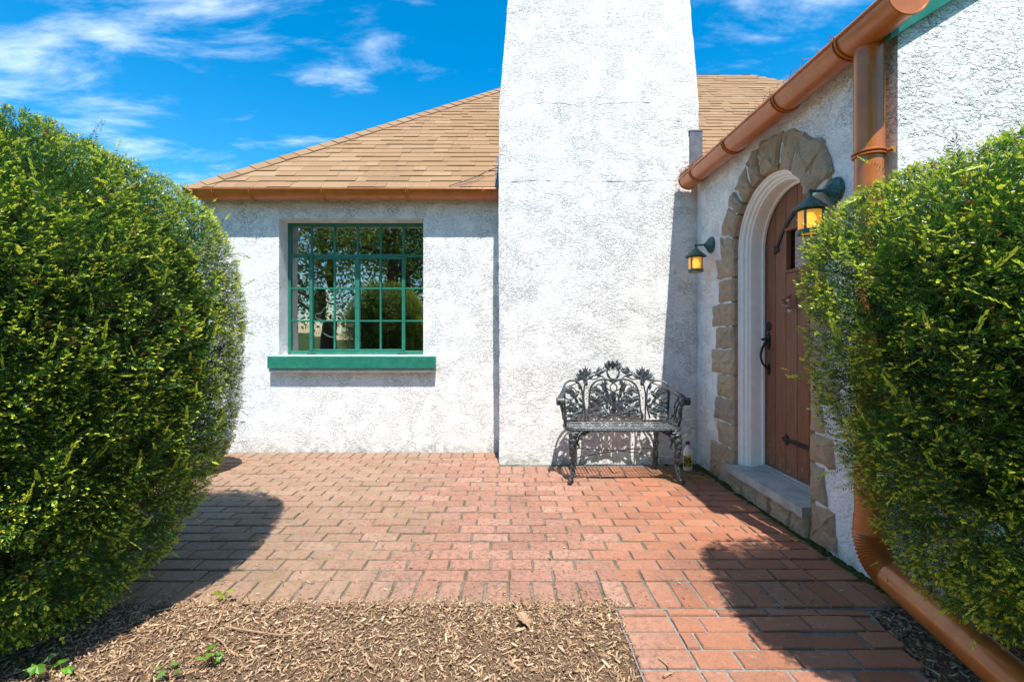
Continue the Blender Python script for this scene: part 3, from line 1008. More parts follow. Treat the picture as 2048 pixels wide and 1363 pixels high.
# needles and leaves caught on the gutter
mm = MB(); rn = random.Random(4)
for k in range(520):
    y_ = 4.3 - abs(rn.gauss(0, .22)) if k < 330 else rn.uniform(2.3, 4.3)
    p0 = Vector((1.61 + rn.uniform(-.012, .06), y_, 2.645 + abs(rn.gauss(0, .012 if k > 330 else .022))))
    d_ = Vector((rn.gauss(0, 1), rn.gauss(0, 1), rn.gauss(0, .5))).normalized() * rn.uniform(.015, .04)
    mm.tube([p0 - d_, p0 + d_], .0014, 3)
o = hpart(mm, 'pine_needles', m_flat('dead_needles', (0.26, 0.11, 0.05), .9), g2, label='rust brown needles caught in the gutter'); o['kind'] = 'stuff'

# downspout
m = MB()
DX, DY, DR = 1.722, 2.200, 0.0605
m.tube([(DX, DY, 2.575), (DX, DY, 2.06)], DR, 24)
m.tube([(DX, DY, 2.065), (DX, DY, 0.30)], DR - .003, 24)
dsp = hpart(m, 'downspout', COPPER, smooth=True, label='round copper coloured downspout running out along the ground')
for zc in (2.06, 0.78):
    m = MB()
    m.tube([(DX + (DR + .004) * math.cos(2 * math.pi * k / 28), DY + (DR + .004) * math.sin(2 * math.pi * k / 28), zc + .0) for k in range(28)], .006, 6, closed=True)
    m.tube([(DX + (DR + .003) * math.cos(2 * math.pi * k / 28), DY + (DR + .003) * math.sin(2 * math.pi * k / 28), zc - .016) for k in range(28)], .005, 6, closed=True)
    m.box(DX + DR - .002, XW + .01, DY - .008, DY + .008, zc - .014, zc - .004)
    m.tube([(DX + .048, DY - DR + .010, zc - .008), (DX + .052, DY - DR - .022, zc - .008)], .009, 8)
    hpart(m, 'clamp', COPPER, dsp, smooth=True)
cl = []
n_e = 15
for k in range(n_e + 1):
    a = R(82) * k / n_e
    rad = 0.15
    cl.append((DX - 0.004 * k / n_e, DY - rad * (1 - math.cos(a)), 0.275 - rad * math.sin(a)))
m = MB()
pp, rr = [], []
for k in range(len(cl) - 1):                         # pleated elbow
    A, B = Vector(cl[k]), Vector(cl[k + 1])
    for t, r_ in ((0, DR + .003), (.45, DR + .0085), (.8, DR + .001)):
        pp.append(A.lerp(B, t)); rr.append(r_)
pp.insert(0, Vector((DX, DY, 0.345))); rr.insert(0, DR + .001)
pp.append(Vector(cl[-1])); rr.append(DR + .002)
e_end = Vector(cl[-1])
m.tube(pp, rr, 24)
hpart(m, 'elbow', COPPER, dsp, smooth=True, label='pleated elbow at the foot of the downspout')
m = MB()
far = Vector((1.50, 0.75, 0.066))
dirp = (far - e_end).normalized()
m.tube([e_end - dirp * .01, e_end + dirp * .02, e_end + dirp * .022, far], [DR + .001, DR + .001, DR + .006, DR + .006], 28)
s0 = e_end + dirp * .07
sd = Vector((-1, 0, .35)).normalized()
m.tube([s0 + sd * (DR + .003), s0 + sd * (DR + .010)], .006, 8)
hpart(m, 'outlet_pipe', COPPER, dsp, smooth=True, label='copper coloured pipe lying on the mulch')

# ------------------------------------------------------------------ window
win = empty('window', (0, 0, 0), house); win.location = (0, 0, 0)
win.parent = house; win.location = -Vector(house.location)
win['label'] = 'green steel casement window with twenty four panes'
FY0, FY1 = 4.985, 5.035
xs = [WX0 + (WX1 - WX0) * k / 6 for k in range(7)]
zsw = [WZ0 + 0.012 + (WZ1 - .012 - WZ0) * k / 4 for k in range(5)]
def wpart(m, name, mat, bevel=0.003, **k):
    o = m.build(name, mat, win, False, bevel); return o
m = MB()
m.box(WX0, WX0 + .030, FY0, FY1, zsw[0], WZ1); m.box(WX1 - .030, WX1, FY0, FY1, zsw[0], WZ1)
m.box(WX0 + .030, WX1 - .030, FY0, FY1, WZ1 - .030, WZ1); m.box(WX0 + .030, WX1 - .030, FY0, FY1, zsw[0] - .012, zsw[0] + .030)
wpart(m, 'window_frame', GREEN)
zt_ = zsw[3]
m = MB(); m.box(WX0 + .030, WX1 - .030, FY0 + .003, FY1 - .003, zt_ - .017, zt_ + .017); wpart(m, 'transom', GREEN)
for (k, w) in ((1, .024), (3, .040), (5, .024)):
    m = MB(); m.box(xs[k] - w / 2 - .004, xs[k] + w / 2 + .004, FY0 - .004, FY1 - .005, zsw[0] + .030, zt_ - .017)
    wpart(m, 'mullion', GREEN)
for k in range(1, 6):
    m = MB(); m.box(xs[k] - .0085, xs[k] + .0085, FY0 + .008, FY1 - .008, zt_ + .017, WZ1 - .030); wpart(m, 'muntin', GREEN, .002)
for k in (2, 4):
    m = MB(); m.box(xs[k] - .0085, xs[k] + .0085, FY0 + .008, FY1 - .008, zsw[0] + .030, zt_ - .017); wpart(m, 'muntin', GREEN, .002)
for k in (1, 2):
    edges = [WX0 + .030] + [xs[1] - .016, xs[1] + .016, xs[3] - .024, xs[3] + .024, xs[5] - .016, xs[5] + .016] + [WX1 - .030]
    for q in range(0, 8, 2):
        m = MB(); m.box(edges[q], edges[q + 1], FY0 + .010, FY1 - .010, zsw[k] - .0085, zsw[k] + .0085); wpart(m, 'muntin', GREEN, .002)
m = MB()                                             # casement rails and stays
for (qa, qb) in ((1, 3), (3, 5)):
    m.box(xs[qa] + .016, xs[qb] - .024 if qb == 3 else xs[qb] - .016, FY0 - .003, FY0 + .02, zt_ - .035, zt_ - .018)
    m.box(xs[qa] + (.016 if qa == 1 else .024), xs[qb] - .024 if qb == 3 else xs[qb] - .016, FY0 - .003, FY0 + .02, zsw[0] + .031, zsw[0] + .046)
wpart(m, 'casement_rail', GREEN)
for hx in (xs[1] + .01, xs[5] - .01):
    m = MB(); m.tube([(hx - .045, FY0 - .012, zsw[0] + .018), (hx, FY0 - .02, zsw[0] + .012), (hx + .045, FY0 - .012, zsw[0] + .02)], .007, 6)
    m.tube([(hx, FY0 - .02, zsw[0] + .0), (hx, FY0 - .02, zsw[0] + .03)], .010, 8); wpart(m, 'hinge', GREEN, 0)
    m = MB(); m.tube([(hx - .045, FY0 - .008, zt_ + .0), (hx + .035, FY0 - .012, zt_ + .002)], .006, 6); wpart(m, 'hinge', GREEN, 0)
for a in range(6):
    for b in range(4):
        m = MB(); g = .006
        m.box(xs[a] + g, xs[a + 1] - g, 5.008, 5.012, zsw[b] + g, (zsw[b + 1] if b < 3 else WZ1) - g, Matrix.Translation((0, 0, 0)))
        c_ = Vector(((xs[a] + xs[a + 1]) / 2, 5.01, (zsw[b] + zsw[b + 1]) / 2))
        rt = Matrix.Translation(c_) @ Matrix.Rotation(random.uniform(-.010, .010), 4, 'Z') @ Matrix.Rotation(random.uniform(-.010, .010), 4, 'X') @ Matrix.Translation(-c_)
        m.v = [tuple(rt @ Vector(v)) for v in m.v]
        m.build('pane', GLASS, win)
m = MB()
m.box(-2.405, -0.708, 4.700, 4.985, 0.862, 0.985)
wpart(m, 'window_sill', GREEN, 0.005)['label'] = 'broad green painted window sill'
m = MB(); m.box(-2.395, -0.715, 4.715, 4.95, 0.826, 0.860); wpart(m, 'sill_stone', BLUESTONE, .003)

# the room behind the glass
m = MB()
m.box(XL + .3, 0.9, 5.1, 9.0, -.02, 0.05); m.box(XL + .3, 0.9, 5.1, 9.0, 2.50, 2.55)
m.box(XL + .3, 0.9, 8.9, 9.0, .05, 2.5); m.box(0.85, 0.9, 5.1, 8.9, .05, 2.5)
hpart(m, 'interior_wall', DARKIN, label='dim room behind the window')

# ------------------------------------------------------------------ arched entrance
def stone_obj(poly, x0, x1, parent, seed, name='stone', dome=0.018, jit=.007):
    rnd = random.Random(seed)
    n0 = len(poly); q = []
    for i in range(n0):
        a, b = Vector(poly[i]), Vector(poly[(i + 1) % n0])
        L = (b - a).length; k = max(1, int(L / 0.045))
        for s in range(k):
            p_ = a.lerp(b, s / k)
            j_ = jit if (p_ - Vector((AY, AZ))).length > RI + .04 or p_.y < AZ else .003
            q.append(p_ + Vector((rnd.uniform(-j_, j_), rnd.uniform(-j_, j_))))
    c = sum(q, Vector((0, 0))) / len(q); n = len(q)
    v = [(x0, p_.x, p_.y) for p_ in q]
    v += [(x1 + .010 + rnd.uniform(0, .012), p_.x, p_.y) for p_ in q]
    v += [(x1 + rnd.uniform(-.006, .010), *(c.lerp(p_, .86))) for p_ in q]
    v += [(x1 - dome * rnd.uniform(.0, 1.0), *(c.lerp(p_, .45 + rnd.uniform(-.1, .1)))) for p_ in q]
    v.append((x1 - dome * rnd.uniform(.2, .9), c.x, c.y))
    f = []
    for lv in range(3):
        for i in range(n):
            k = (i + 1) % n
            f.append((lv * n + i, lv * n + k, (lv + 1) * n + k, (lv + 1) * n + i))
    for i in range(n): f.append((3 * n + i, 3 * n + (i + 1) % n, 4 * n))
    m = MB(); m.add(v, f)
    o = m.build(name, STONE, parent)
    return o
surround = empty('door_surround', (0, 0, 0), house); surround.location = -Vector(house.location)
surround['label'] = 'irregular tan fieldstone surround of the arched door'
RI = 0.462; SXF = 1.787
zl = [0.0, 0.30, 0.49, 0.69, 0.88, 1.085, 1.27, 1.465, 1.66, 1.84]
yo = [4.07, 3.94, 3.985, 3.945, 4.06, 3.965, 4.03, 3.92, 3.95]
for k in range(9):
    g = .002; o1 = yo[k]; w1 = random.Random(k).uniform(-.03, .03)
    stone_obj([(AY + RI, zl[k] + g), (o1 + w1, zl[k] + g), (o1 - w1 * .5, zl[k + 1] - g - .003), (AY + RI, zl[k + 1] - g)], 1.88, SXF, surround, 100 + k)
zr = [0.0, 0.235, 0.46, 0.636, 0.81, 1.0, 1.22, 1.42, 1.63, 1.84]
yr = [2.515, 2.60, 2.54, 2.615, 2.50, 2.58, 2.53, 2.60, 2.52]
for k in range(9):
    g = .002
    stone_obj([(AY - RI, zr[k] + g), (AY - RI, zr[k + 1] - g), (yr[k] + .02, zr[k + 1] - g - .003), (yr[k] - .01, zr[k] + g)], 1.88, SXF, surround, 140 + k)
angs = [(-6, 14, .66, .70), (14.4, 36, .70, .66), (36.4, 47, .65, .66), (47.4, 66, .67, .68), (66.4, 82, .68, .69), (82.4, 107, .70, .69), (107.4, 124, .69, .70), (124.4, 145, .70, .74), (145.4, 160, .72, .70), (160.4, 186, .68, .69)]
for k, (a0_, a1_, r0_, r1_) in enumerate(angs):
    poly = []
    st = 4
    for s in range(st + 1):
        a = R(a0_ + .8 + (a1_ - a0_ - 1.6) * s / st); poly.append((AY + RI * math.cos(a), AZ + RI * math.sin(a)))
    a = R(a1_ - .35); p1_ = (AY + r1_ * math.cos(a), AZ + r1_ * math.sin(a))
    a = R((a0_ + a1_) / 2); rm_ = (r0_ + r1_) / 2 * random.Random(k + 50).uniform(.98, 1.035); pm_ = (AY + rm_ * math.cos(a), min(2.575, AZ + rm_ * math.sin(a)))
    a = R(a0_ + .35); p0_ = (AY + r0_ * math.cos(a), AZ + r0_ * math.sin(a))
    poly += [p1_, pm_, p0_]
    stone_obj(poly, 1.88, SXF - .006 * (k % 3), surround, 200 + k, dome=.018, jit=.013)

def arch_path(r, zb, n=28):
    pts = [(AY + r, zb), (AY + r, AZ * .5)]
    pts += [(AY + r * math.cos(math.pi * k / n), AZ + r * math.sin(math.pi * k / n)) for k in range(n + 1)]
    pts += [(AY - r, AZ * .5), (AY - r, zb)]
    return pts
STEPZ = 0.185
prof = [(0.470, 1.995), (0.470, 1.838), (0.456, 1.832), (0.446, 1.836), (0.442, 1.846), (0.434, 1.850), (0.428, 1.858), (0.426, 1.872), (0.416, 1.876), (0.411, 1.884), (0.409, 1.895), (0.401, 1.899), (0.398, 1.908), (0.398, 1.985), (0.385, 1.987), (0.385, 2.004), (0.470, 2.004)]
m = MB(); base = None
paths = [arch_path(r_, STEPZ + .001) for r_, _ in prof]
np_ = len(paths[0])
for i in range(np_):
    for k, (r_, x_) in enumerate(prof):
        m.v.append((x_, paths[k][i][0], paths[k][i][1]))
K = len(prof)
for i in range(np_ - 1):
    for k in range(K):
        k2 = (k + 1) % K
        m.f.append((i * K + k, i * K + k2, (i + 1) * K + k2, (i + 1) * K + k))
m.f.append(tuple(range(K))); m.f.append(tuple((np_ - 1) * K + q for q in range(K)))
cas = hpart(m, 'door_casing', WHITE, smooth=True, label='white moulded wooden casing of the arched doorway')

door = empty('door', (0, 0, 0), house); door.location = -Vector(house.location)
door['label'] = 'arched brown plank door with iron strap hinges'
DRad = 0.383
def arch_top(y):
    u = min(abs(y - AY), DRad - 1e-4); return AZ + math.sqrt(DRad ** 2 - u * u)
ndp = 6
wy0, wy1, wz0, wz1 = 3.03, 3.325, 1.64, 1.96           # little glazed light
for k in range(ndp):
    ya = AY - DRad + 2 * DRad * k / ndp + .002; yb = AY - DRad + 2 * DRad * (k + 1) / ndp - .002
    segs = [(STEPZ + .02, None)]
    def plank(y0_, y1_, zlo, zhi):
        mm = MB()
        if zhi is None:
            pl = [(y0_, zlo), (y1_, zlo)] + [(y1_ + (y0_ - y1_) * s / 8, arch_top(y1_ + (y0_ - y1_) * s / 8)) for s in range(9)]
        else: pl = [(y0_, zlo), (y1_, zlo), (y1_, zhi), (y0_, zhi)]
        mm.prism(pl, lambda a, b, d: (d, a, b), 2.008, 2.045)
        mm.build('plank', DOORW, door, False, .0035)
    if yb <= wy0 or ya >= wy1: plank(ya, yb, STEPZ + .03, None)
    else:
        plank(ya, yb, STEPZ + .03, wz0); plank(ya, yb, wz1, None)
        if ya < wy0: plank(ya, wy0, wz0, wz1)
        if yb > wy1: plank(wy1, yb, wz0, wz1)
m = MB(); m.prism([(AY - DRad, STEPZ), (AY + DRad, STEPZ)] + [(AY + DRad * math.cos(math.pi * s / 20), AZ + DRad * math.sin(math.pi * s / 20)) for s in range(21)], lambda a, b, d: (d, a, b), 2.046, 2.06)
m.build('backing', DOORW, door)
m = MB()
for (a, b, c, d) in ((wy0, wy1, wz1 - .022, wz1), (wy0, wy1, wz0, wz0 + .022), (wy0, wy0 + .022, wz0 + .022, wz1 - .022), (wy1 - .022, wy1, wz0 + .022, wz1 - .022)):
    m.box(1.998, 2.044, a, b, c, d)
m.build('light_frame', DOORW, door, False, .003)
m = MB(); m.box(2.030, 2.034, wy0 + .02, wy1 - .02, wz0 + .02, wz1 - .02); o = m.build('pane', m_glass('door_glass', 0.16, (.3, .3, .3), .02, .05), door)
m = MB(); m.box(2.0358, 2.0455, wy0 + .01, wy1 - .01, wz0 + .01, wz1 - .01); m.build('shade', INWOOD, door)
def strap(pts, w0, w1, spear):
    mm = MB(); P_ = smooth_path([(0, a, b) for a, b in pts], 8); n_ = len(P_)
    top = []; bot = []
    for i_, p_ in enumerate(P_):
        t_ = (P_[min(i_ + 1, n_ - 1)] - P_[max(i_ - 1, 0)]).normalized(); nn = Vector((0, -t_.z, t_.y))
        w_ = w0 + (w1 - w0) * i_ / (n_ - 1)
        top.append(p_ + nn * w_); bot.append(p_ - nn * w_)
    for i_ in range(n_ - 1):
        vv = []
        for x_ in (1.999, 2.0075):
            vv += [(x_, q.y, q.z) for q in (bot[i_], bot[i_ + 1], top[i_ + 1], top[i_])]
        mm.add(vv, [(0, 1, 2, 3), (4, 7, 6, 5), (0, 4, 5, 1), (3, 2, 6, 7), (0, 3, 7, 4), (1, 5, 6, 2)])
    t_ = (P_[-1] - P_[-3]).normalized(); nn = Vector((0, -t_.z, t_.y)); e_ = P_[-1]
    sp = [(-.012, .010), (.0, .034), (.018, .040), (.022, .020), (.045, .016), (.060, 0), (.045, -.016), (.022, -.020), (.018, -.040), (.0, -.034), (-.012, -.010)]
    pl = [(e_ + t_ * a + nn * b) for a, b in sp]
    mm.prism([(q.y, q.z) for q in pl], lambda a, b, d: (d, a, b), 1.9985, 2.0074)
    for s_ in (.25, .6):
        q = P_[int(n_ * s_)]
        mm.lathe([(.008, 0), (.006, .004), (.001, .006)], 8, Matrix.Translation((1.999, q.y, q.z)) @ Matrix.Rotation(R(-90), 4, 'Y'))
    return mm.build('strap_hinge', BLACK, door, False, .001)
strap([(2.86, 0.455), (3.0, 0.455), (3.18, 0.455), (3.30, 0.457)], .019, .012, True)
strap([(2.90, 2.03), (3.02, 2.085), (3.18, 2.065), (3.32, 1.975), (3.425, 1.845)], .017, .011, True)
def YZ(px, py, x=2.0):
    y_ = x * 930 / (px - 1010); return y_, 1.2 + (670 - py) / 930 * y_
hy, hz = 3.535, 1.265
m = MB(); mt = Matrix.Translation((2.008, hy, hz)) @ Matrix.Rotation(R(-90), 4, 'Y')
m.lathe([(.034, 0), (.034, .006), (.028, .013), (.018, .016), (.017, .022), (.001, .024)], 20, mt); m.build('deadbolt', BLACK, door, True)
m = MB()
m.tube(smooth_path([(2.0, hy, 1.17), (1.985, hy, 1.15), (1.955, hy, 1.10), (1.945, hy, 1.04), (1.96, hy, .985), (2.0, hy, .945)], 6), [.010] * 6 + [.009] * 12 + [.008] * 13, 10)
m.prism([(hy - .006, 1.09), (hy + .006, 1.09), (hy + .022, 1.13), (hy + .026, 1.17), (hy + .014, 1.205), (hy, 1.222), (hy - .014, 1.205), (hy - .026, 1.17), (hy - .022, 1.13)], lambda a, b, d: (d, a, b), 1.998, 2.0076)
m.prism([(hy - .006, .985), (hy + .006, .985), (hy + .018, .955), (hy + .013, .92), (hy, .895), (hy - .013, .92), (hy - .018, .955)], lambda a, b, d: (d, a, b), 1.998, 2.0076)
m.tube([(1.995, hy, 1.168), (1.965, hy, 1.172), (1.955, hy, 1.165)], [.008, .008, .014], 8)
m.build('handle', BLACK, door, True)
m = MB(); m.box(1.955, 2.05, AY - DRad + .001, AY + DRad - .001, STEPZ + .001, STEPZ + .018); m.box(1.985, 2.04, AY - DRad + .002, AY + DRad - .002, STEPZ + .0185, STEPZ + .028)
m.build('threshold', m_flat('aluminium', (0.55, 0.55, 0.56), 0.4, 0.5, 0.6, .15), door, False, .002)

step = empty('doorstep', (0, 0, 0), house); step.location = -Vector(house.location)
step['label'] = 'worn grey stone doorstep on a rubble base'
m = MB()
ns = 22
pl = []
rst = random.Random(9)
for k in range(ns + 1):
    y_ = AY - RI - .06 + (2 * RI + .13) * k / ns
    if k == 0: y_ = AY - RI + .004
    if k == ns: y_ = AY + RI + .055
    pl.append((1.742 + rst.uniform(-.006, .006), y_))
pl += [(1.77, AY + RI + .052), (1.77, AY + RI - .004), (2.06, AY + RI - .004), (2.06, AY - RI + .004)]
m.prism(pl, lambda a, b, d: (a, b, d), STEPZ - .055, STEPZ)
m.build('slab', BLUESTONE, step, False, .012)
yy = AY - RI + .004
for k, w in enumerate((.17, .21, .16, .20, .175)):
    stone_obj([(yy + .004, -.01), (yy + w - .004, -.01), (yy + w - .004, STEPZ - .058), (yy + .004, STEPZ - .058)], 2.0, 1.768, step, 300 + k)
    yy += w

# ornament hung on the door
om = tag(empty('door_ornament', (1.99, 3.245, 1.42)), 'small dried posy with pale ribbon on the door, half behind the yew', 'ornament')
ro = random.Random(12)
def petals(name, mat, n, s, off):
    m = MB()
    for k in range(n):
        a = ro.uniform(0, 6.28); c = Vector((-.012 - ro.uniform(0, .02), math.cos(a) * ro.uniform(.01, .045) + off[0], math.sin(a) * ro.uniform(.01, .05) + off[1]))
        mt = Matrix.Translation(c) @ Matrix.Rotation(a, 4, 'X') @ Matrix.Rotation(ro.uniform(-.8, .8), 4, 'Z') @ Matrix.Rotation(ro.uniform(-.8, .8), 4, 'Y')
        m.add([mt @ Vector(q) for q in ((0, -.1 * s, 0), (.25 * s, .3 * s, .45 * s), (0, .5 * s, s), (-.2 * s, .3 * s, .5 * s), (.02, .2 * s, .5 * s))], [(0, 1, 4), (1, 2, 4), (2, 3, 4), (3, 0, 4)])
    return m.build(name, mat, om)
petals('dried_flower', m_flat('dried_petal', (.36, .19, .09), .9), 30, .026, (-.01, 0))
petals('ribbon', m_flat('pale_ribbon', (.62, .68, .68), .7), 7, .026, (-.005, -.02))

# ------------------------------------------------------------------ wall lanterns
AMB = NT('amber_glass', 0.25, 0.5)
_p = AMB.pos(); _n = AMB.noise(AMB.mapping(_p, scale=(6, 6, 1)), 12, 5, .6)
AMB.color(AMB.mix(AMB.rng(_n, .3, .7), (0.62, 0.22, 0.03), (0.75, 0.38, 0.08)))
AMB.b.inputs['Transmission Weight'].default_value = 0.35
_z = AMB.sepxyz(_p)[2]
AMB.b.inputs['Emission Color'].default_value = (1.0, 0.50, 0.04, 1)
AMB.b.inputs['Emission Strength'].default_value = 0.18
AMBER = AMB.m
AMBER.cycles.emission_sampling = 'NONE'
BULB = NT('lit_bulb', 0.4); BULB.color((1, .8, .4)); BULB.b.inputs['Emission Color'].default_value = (1, .62, .18, 1); BULB.b.inputs['Emission Strength'].default_value = 2.2; BULB.m.cycles.emission_sampling = 'NONE'
def lantern(y, z, label):
    t = tag(empty('wall_lantern', (XW, y, z)), label, 'wall lantern', 'wall lanterns beside the arched door')
    def part(m, name, mat, smooth=True, parent=None):
        o = m.build(name, mat, parent or t, smooth); return o
    t.scale = (.94, .94, .94)
    mt = Matrix.Rotation(R(-90), 4, 'Y')
    m = MB(); m.lathe([(.074, .0), (.076, .006), (.070, .012), (.072, .018), (.062, .026), (.050, .034), (.034, .046), (.020, .060), (.013, .070)], 28, mt); part(m, 'backplate', VERD)
    m = MB(); m.tube([(-.06, 0, 0), (-.146, 0, -.002)], .0085, 10); m.lathe([(.001, -.014), (.010, -.012), (.014, 0), (.010, .012), (.001, .014)], 12, Matrix.Translation((-.148, 0, -.004))); m.tube([(-.148, 0, -.01), (-.148, 0, -.035)], .010, 10); part(m, 'arm', VERD)
    tl = Matrix.Translation((-.148, 0, -.03))
    m = MB(); m.lathe([(.008, .004), (.014, -.004), (.022, -.012), (.088, -.070), (.094, -.076), (.092, -.082), (.060, -.078), (.01, -.05)], 28, tl); part(m, 'hood', VERD)
    m = MB(); m.lathe([(.0625, -.078), (.0615, -.212)], 28, tl, cap=False); m.lathe([(.056, -.214), (.001, -.2145)], 24, tl, cap=False); part(m, 'glass', AMBER)
    m = MB()
    for k in range(4):
        a = R(35 + 90 * k); c_, s_ = math.cos(a), math.sin(a)
        m.box(-.002, .006, -.006, .006, -.222, -.078, tl @ Matrix.Rotation(a, 4, 'Z') @ Matrix.Translation((.061, 0, 0)))
    m.lathe([(.066, -.196), (.068, -.214), (.062, -.222), (.056, -.222), (.056, -.196)], 28, tl)
    m.lathe([(.064, -.078), (.066, -.090), (.060, -.090)], 28, tl, cap=False)
    part(m, 'cage', VERD)
    m = MB(); m.lathe([(.010, -.10), (.020, -.13), (.024, -.155), (.017, -.178), (.002, -.187)], 14, tl); part(m, 'bulb', BULB.m)
    return t
lantern(4.05, 1.985, 'verdigris wall lantern with amber glass between chimney and arched door')
lantern(2.53, 1.985, 'verdigris wall lantern with amber glass nearest the right yew')

# ------------------------------------------------------------------ cast metal bench
BX, BYF, BYB = 0.975, 3.755, 4.13
bench = tag(empty('garden_bench', (BX, 3.95, 0)), 'dark cast metal garden bench with leafy openwork back before the chimney', 'bench')
def bpt(u, z):                                       # point on the leaning, curved back
    return Vector((u, 0.19 + 0.13 * max(0, z - .44) - 0.10 * (abs(u) / .46) ** 2.2, z))
def cpt(cx_, cy_): return bpt((cx_ - 680) * .000982, 1.066 - cy_ * .000982)
def bleaf(m, c, ang, size, lob=5, fn=None):
    """a lobed leaf plate in the plane of the back, domed"""
    n = 4 * lob + 2; pts = []
    for k in range(n):
        t = k / n * 2 * math.pi
        r = size * (0.62 + 0.38 * math.cos(t) ** 2) * (0.80 + 0.24 * math.cos(lob * 2 * t))
        u, w = r * math.cos(t), r * math.sin(t) * .68
        pts.append((u * math.cos(ang) - w * math.sin(ang), u * math.sin(ang) + w * math.cos(ang)))
    fn = fn or (lambda u, z: bpt(u, z))
    u0, z0 = c
    b = len(m.v)
    f3 = [fn(u0 + a, z0 + d) for a, d in pts]
    ctr = fn(u0, z0)
    m.v += [tuple(q + Vector((0, -.004, 0))) for q in f3] + [tuple(q + Vector((0, .003, 0))) for q in f3] + [tuple(ctr + Vector((0, -.011, 0))), tuple(ctr + Vector((0, .004, 0)))]
    for k in range(n):
        k2 = (k + 1) % n
        m.f += [(b + k, b + k2, b + 2 * n), (b + n + k2, b + n + k, b + 2 * n + 1), (b + k, b + n + k, b + n + k2, b + k2)]
back = MB()
def bt(pts, r=.0065, closed=False):
    for sgn in (1, -1):
        P_ = smooth_path([cpt(680 + sgn * (a - 680), b) for a, b in pts], 6, closed)
        back.tube(P_, r, 6, closed=closed)
def bl(pts):
    for (a, b, an, s) in pts:
        for sgn in (1, -1):
            c = ((sgn * (a - 680)) * .000982, 1.066 - b * .000982)
            bleaf(back, c, R(an) if sgn > 0 else math.pi - R(an), s * 1.85)
bt([(1128, 640), (1136, 520), (1150, 380), (1138, 305), (1085, 272), (1025, 285), (985, 335), (970, 420), (972, 520), (990, 610)], .0085)
bt([(925, 620), (912, 520), (905, 400), (880, 320), (820, 275), (740, 270), (680, 300)], .0085)
bt([(948, 640), (955, 520), (960, 400), (945, 300), (935, 250)], .007)
bt([(680, 300), (650, 330), (660, 370), (690, 400), (725, 440), (715, 490), (670, 520), (640, 560)], .006)
bt([(760, 610), (730, 585), (680, 580)], .008)
bt([(600, 300), (620, 350), (690, 385)], .006)
bt([(905, 440), (850, 470), (790, 500), (750, 560), (720, 600)], .006)
bt([(905, 560), (870, 580), (830, 560), (810, 520), (830, 490)], .005)
bt([(890, 340), (840, 400), (790, 390), (780, 340), (820, 310), (850, 340)], .005)
bt([(1140, 420), (1090, 440), (1040, 420), (1030, 370), (1070, 330), (1105, 350)], .005)
bt([(1132, 560), (1085, 590), (1030, 570), (1000, 520), (1020, 470), (1060, 470)], .005)
bt([(975, 500), (1010, 480), (1050, 500), (1085, 470), (1120, 470)], .005)
bt([(1000, 290), (1060, 310), (1115, 330)], .005)
bt([(905, 265), (940, 250), (985, 265), (1030, 275)], .006)
bt([(760, 255), (800, 240), (850, 265), (900, 262)], .006)
ov = [(680 + 55 * math.cos(2 * math.pi * k / 14), 205 + 62 * math.sin(2 * math.pi * k / 14)) for k in range(14)]
P_ = smooth_path([cpt(a, b) for a, b in ov], 3, True); back.tube(P_, .0075, 6, closed=True)
for cyc in (430, 530):
    P_ = smooth_path([cpt(680 + 44 * math.cos(2 * math.pi * k / 10), cyc + 44 * math.sin(2 * math.pi * k / 10)) for k in range(10)], 3, True); back.tube(P_, .006, 6, closed=True)
bl([(680, 140, 90, .030), (735, 155, 60, .028), (715, 128, 75, .024), (790, 195, 150, .036), (830, 220, 20, .028), (815, 180, 120, .022),
    (940, 215, 90, .040), (895, 240, 150, .032), (990, 240, 30, .032), (945, 262, 90, .030), (905, 205, 120, .024), (980, 205, 60, .024), (1015, 265, 10, .022),
    (680, 435, 90, .028), (680, 535, 90, .028), (765, 340, 70, .036), (755, 300, 110, .026), (835, 360, 30, .034), (870, 440, 40, .030), (820, 450, 120, .030), (760, 450, 60, .026),
    (850, 530, 200, .036), (800, 560, 150, .030), (880, 500, 60, .028), (780, 480, 140, .024), (740, 400, 80, .024),
    (1070, 380, 60, .034), (1030, 400, 130, .026), (1110, 370, 30, .022), (1060, 530, 20, .036), (1020, 555, 140, .028), (1100, 520, 70, .028), (1085, 470, 100, .024), (1030, 450, 60, .022), (1095, 580, 10, .024),
    (1000, 330, 80, .018), (700, 270, 40, .018), (725, 235, 60, .018), (745, 510, 90, .022), (930, 300, 90, .018), (925, 590, 90, .020)])
rbk = random.Random(2)
for k in range(30):
    bl([(rbk.uniform(985, 1130), rbk.uniform(320, 600), rbk.uniform(0, 180), .018) if k % 2 else (rbk.uniform(700, 900), rbk.uniform(300, 600), rbk.uniform(0, 180), .019)])
for k in range(46):                                  # small berries and buds
    a, b = rbk.uniform(730, 1120), rbk.uniform(300, 590)
    for sgn in (1, -1):
        q = cpt(680 + sgn * (a - 680), b) + Vector((0, -.005, 0))
        back.lathe([(.002, -.006), (.0065, -.003), (.0065, .003), (.002, .006)], 6, Matrix.Translation(q))
o = back.build('backrest', IRON, bench, True); o['label'] = 'openwork backrest of scrolls and oak leaves'
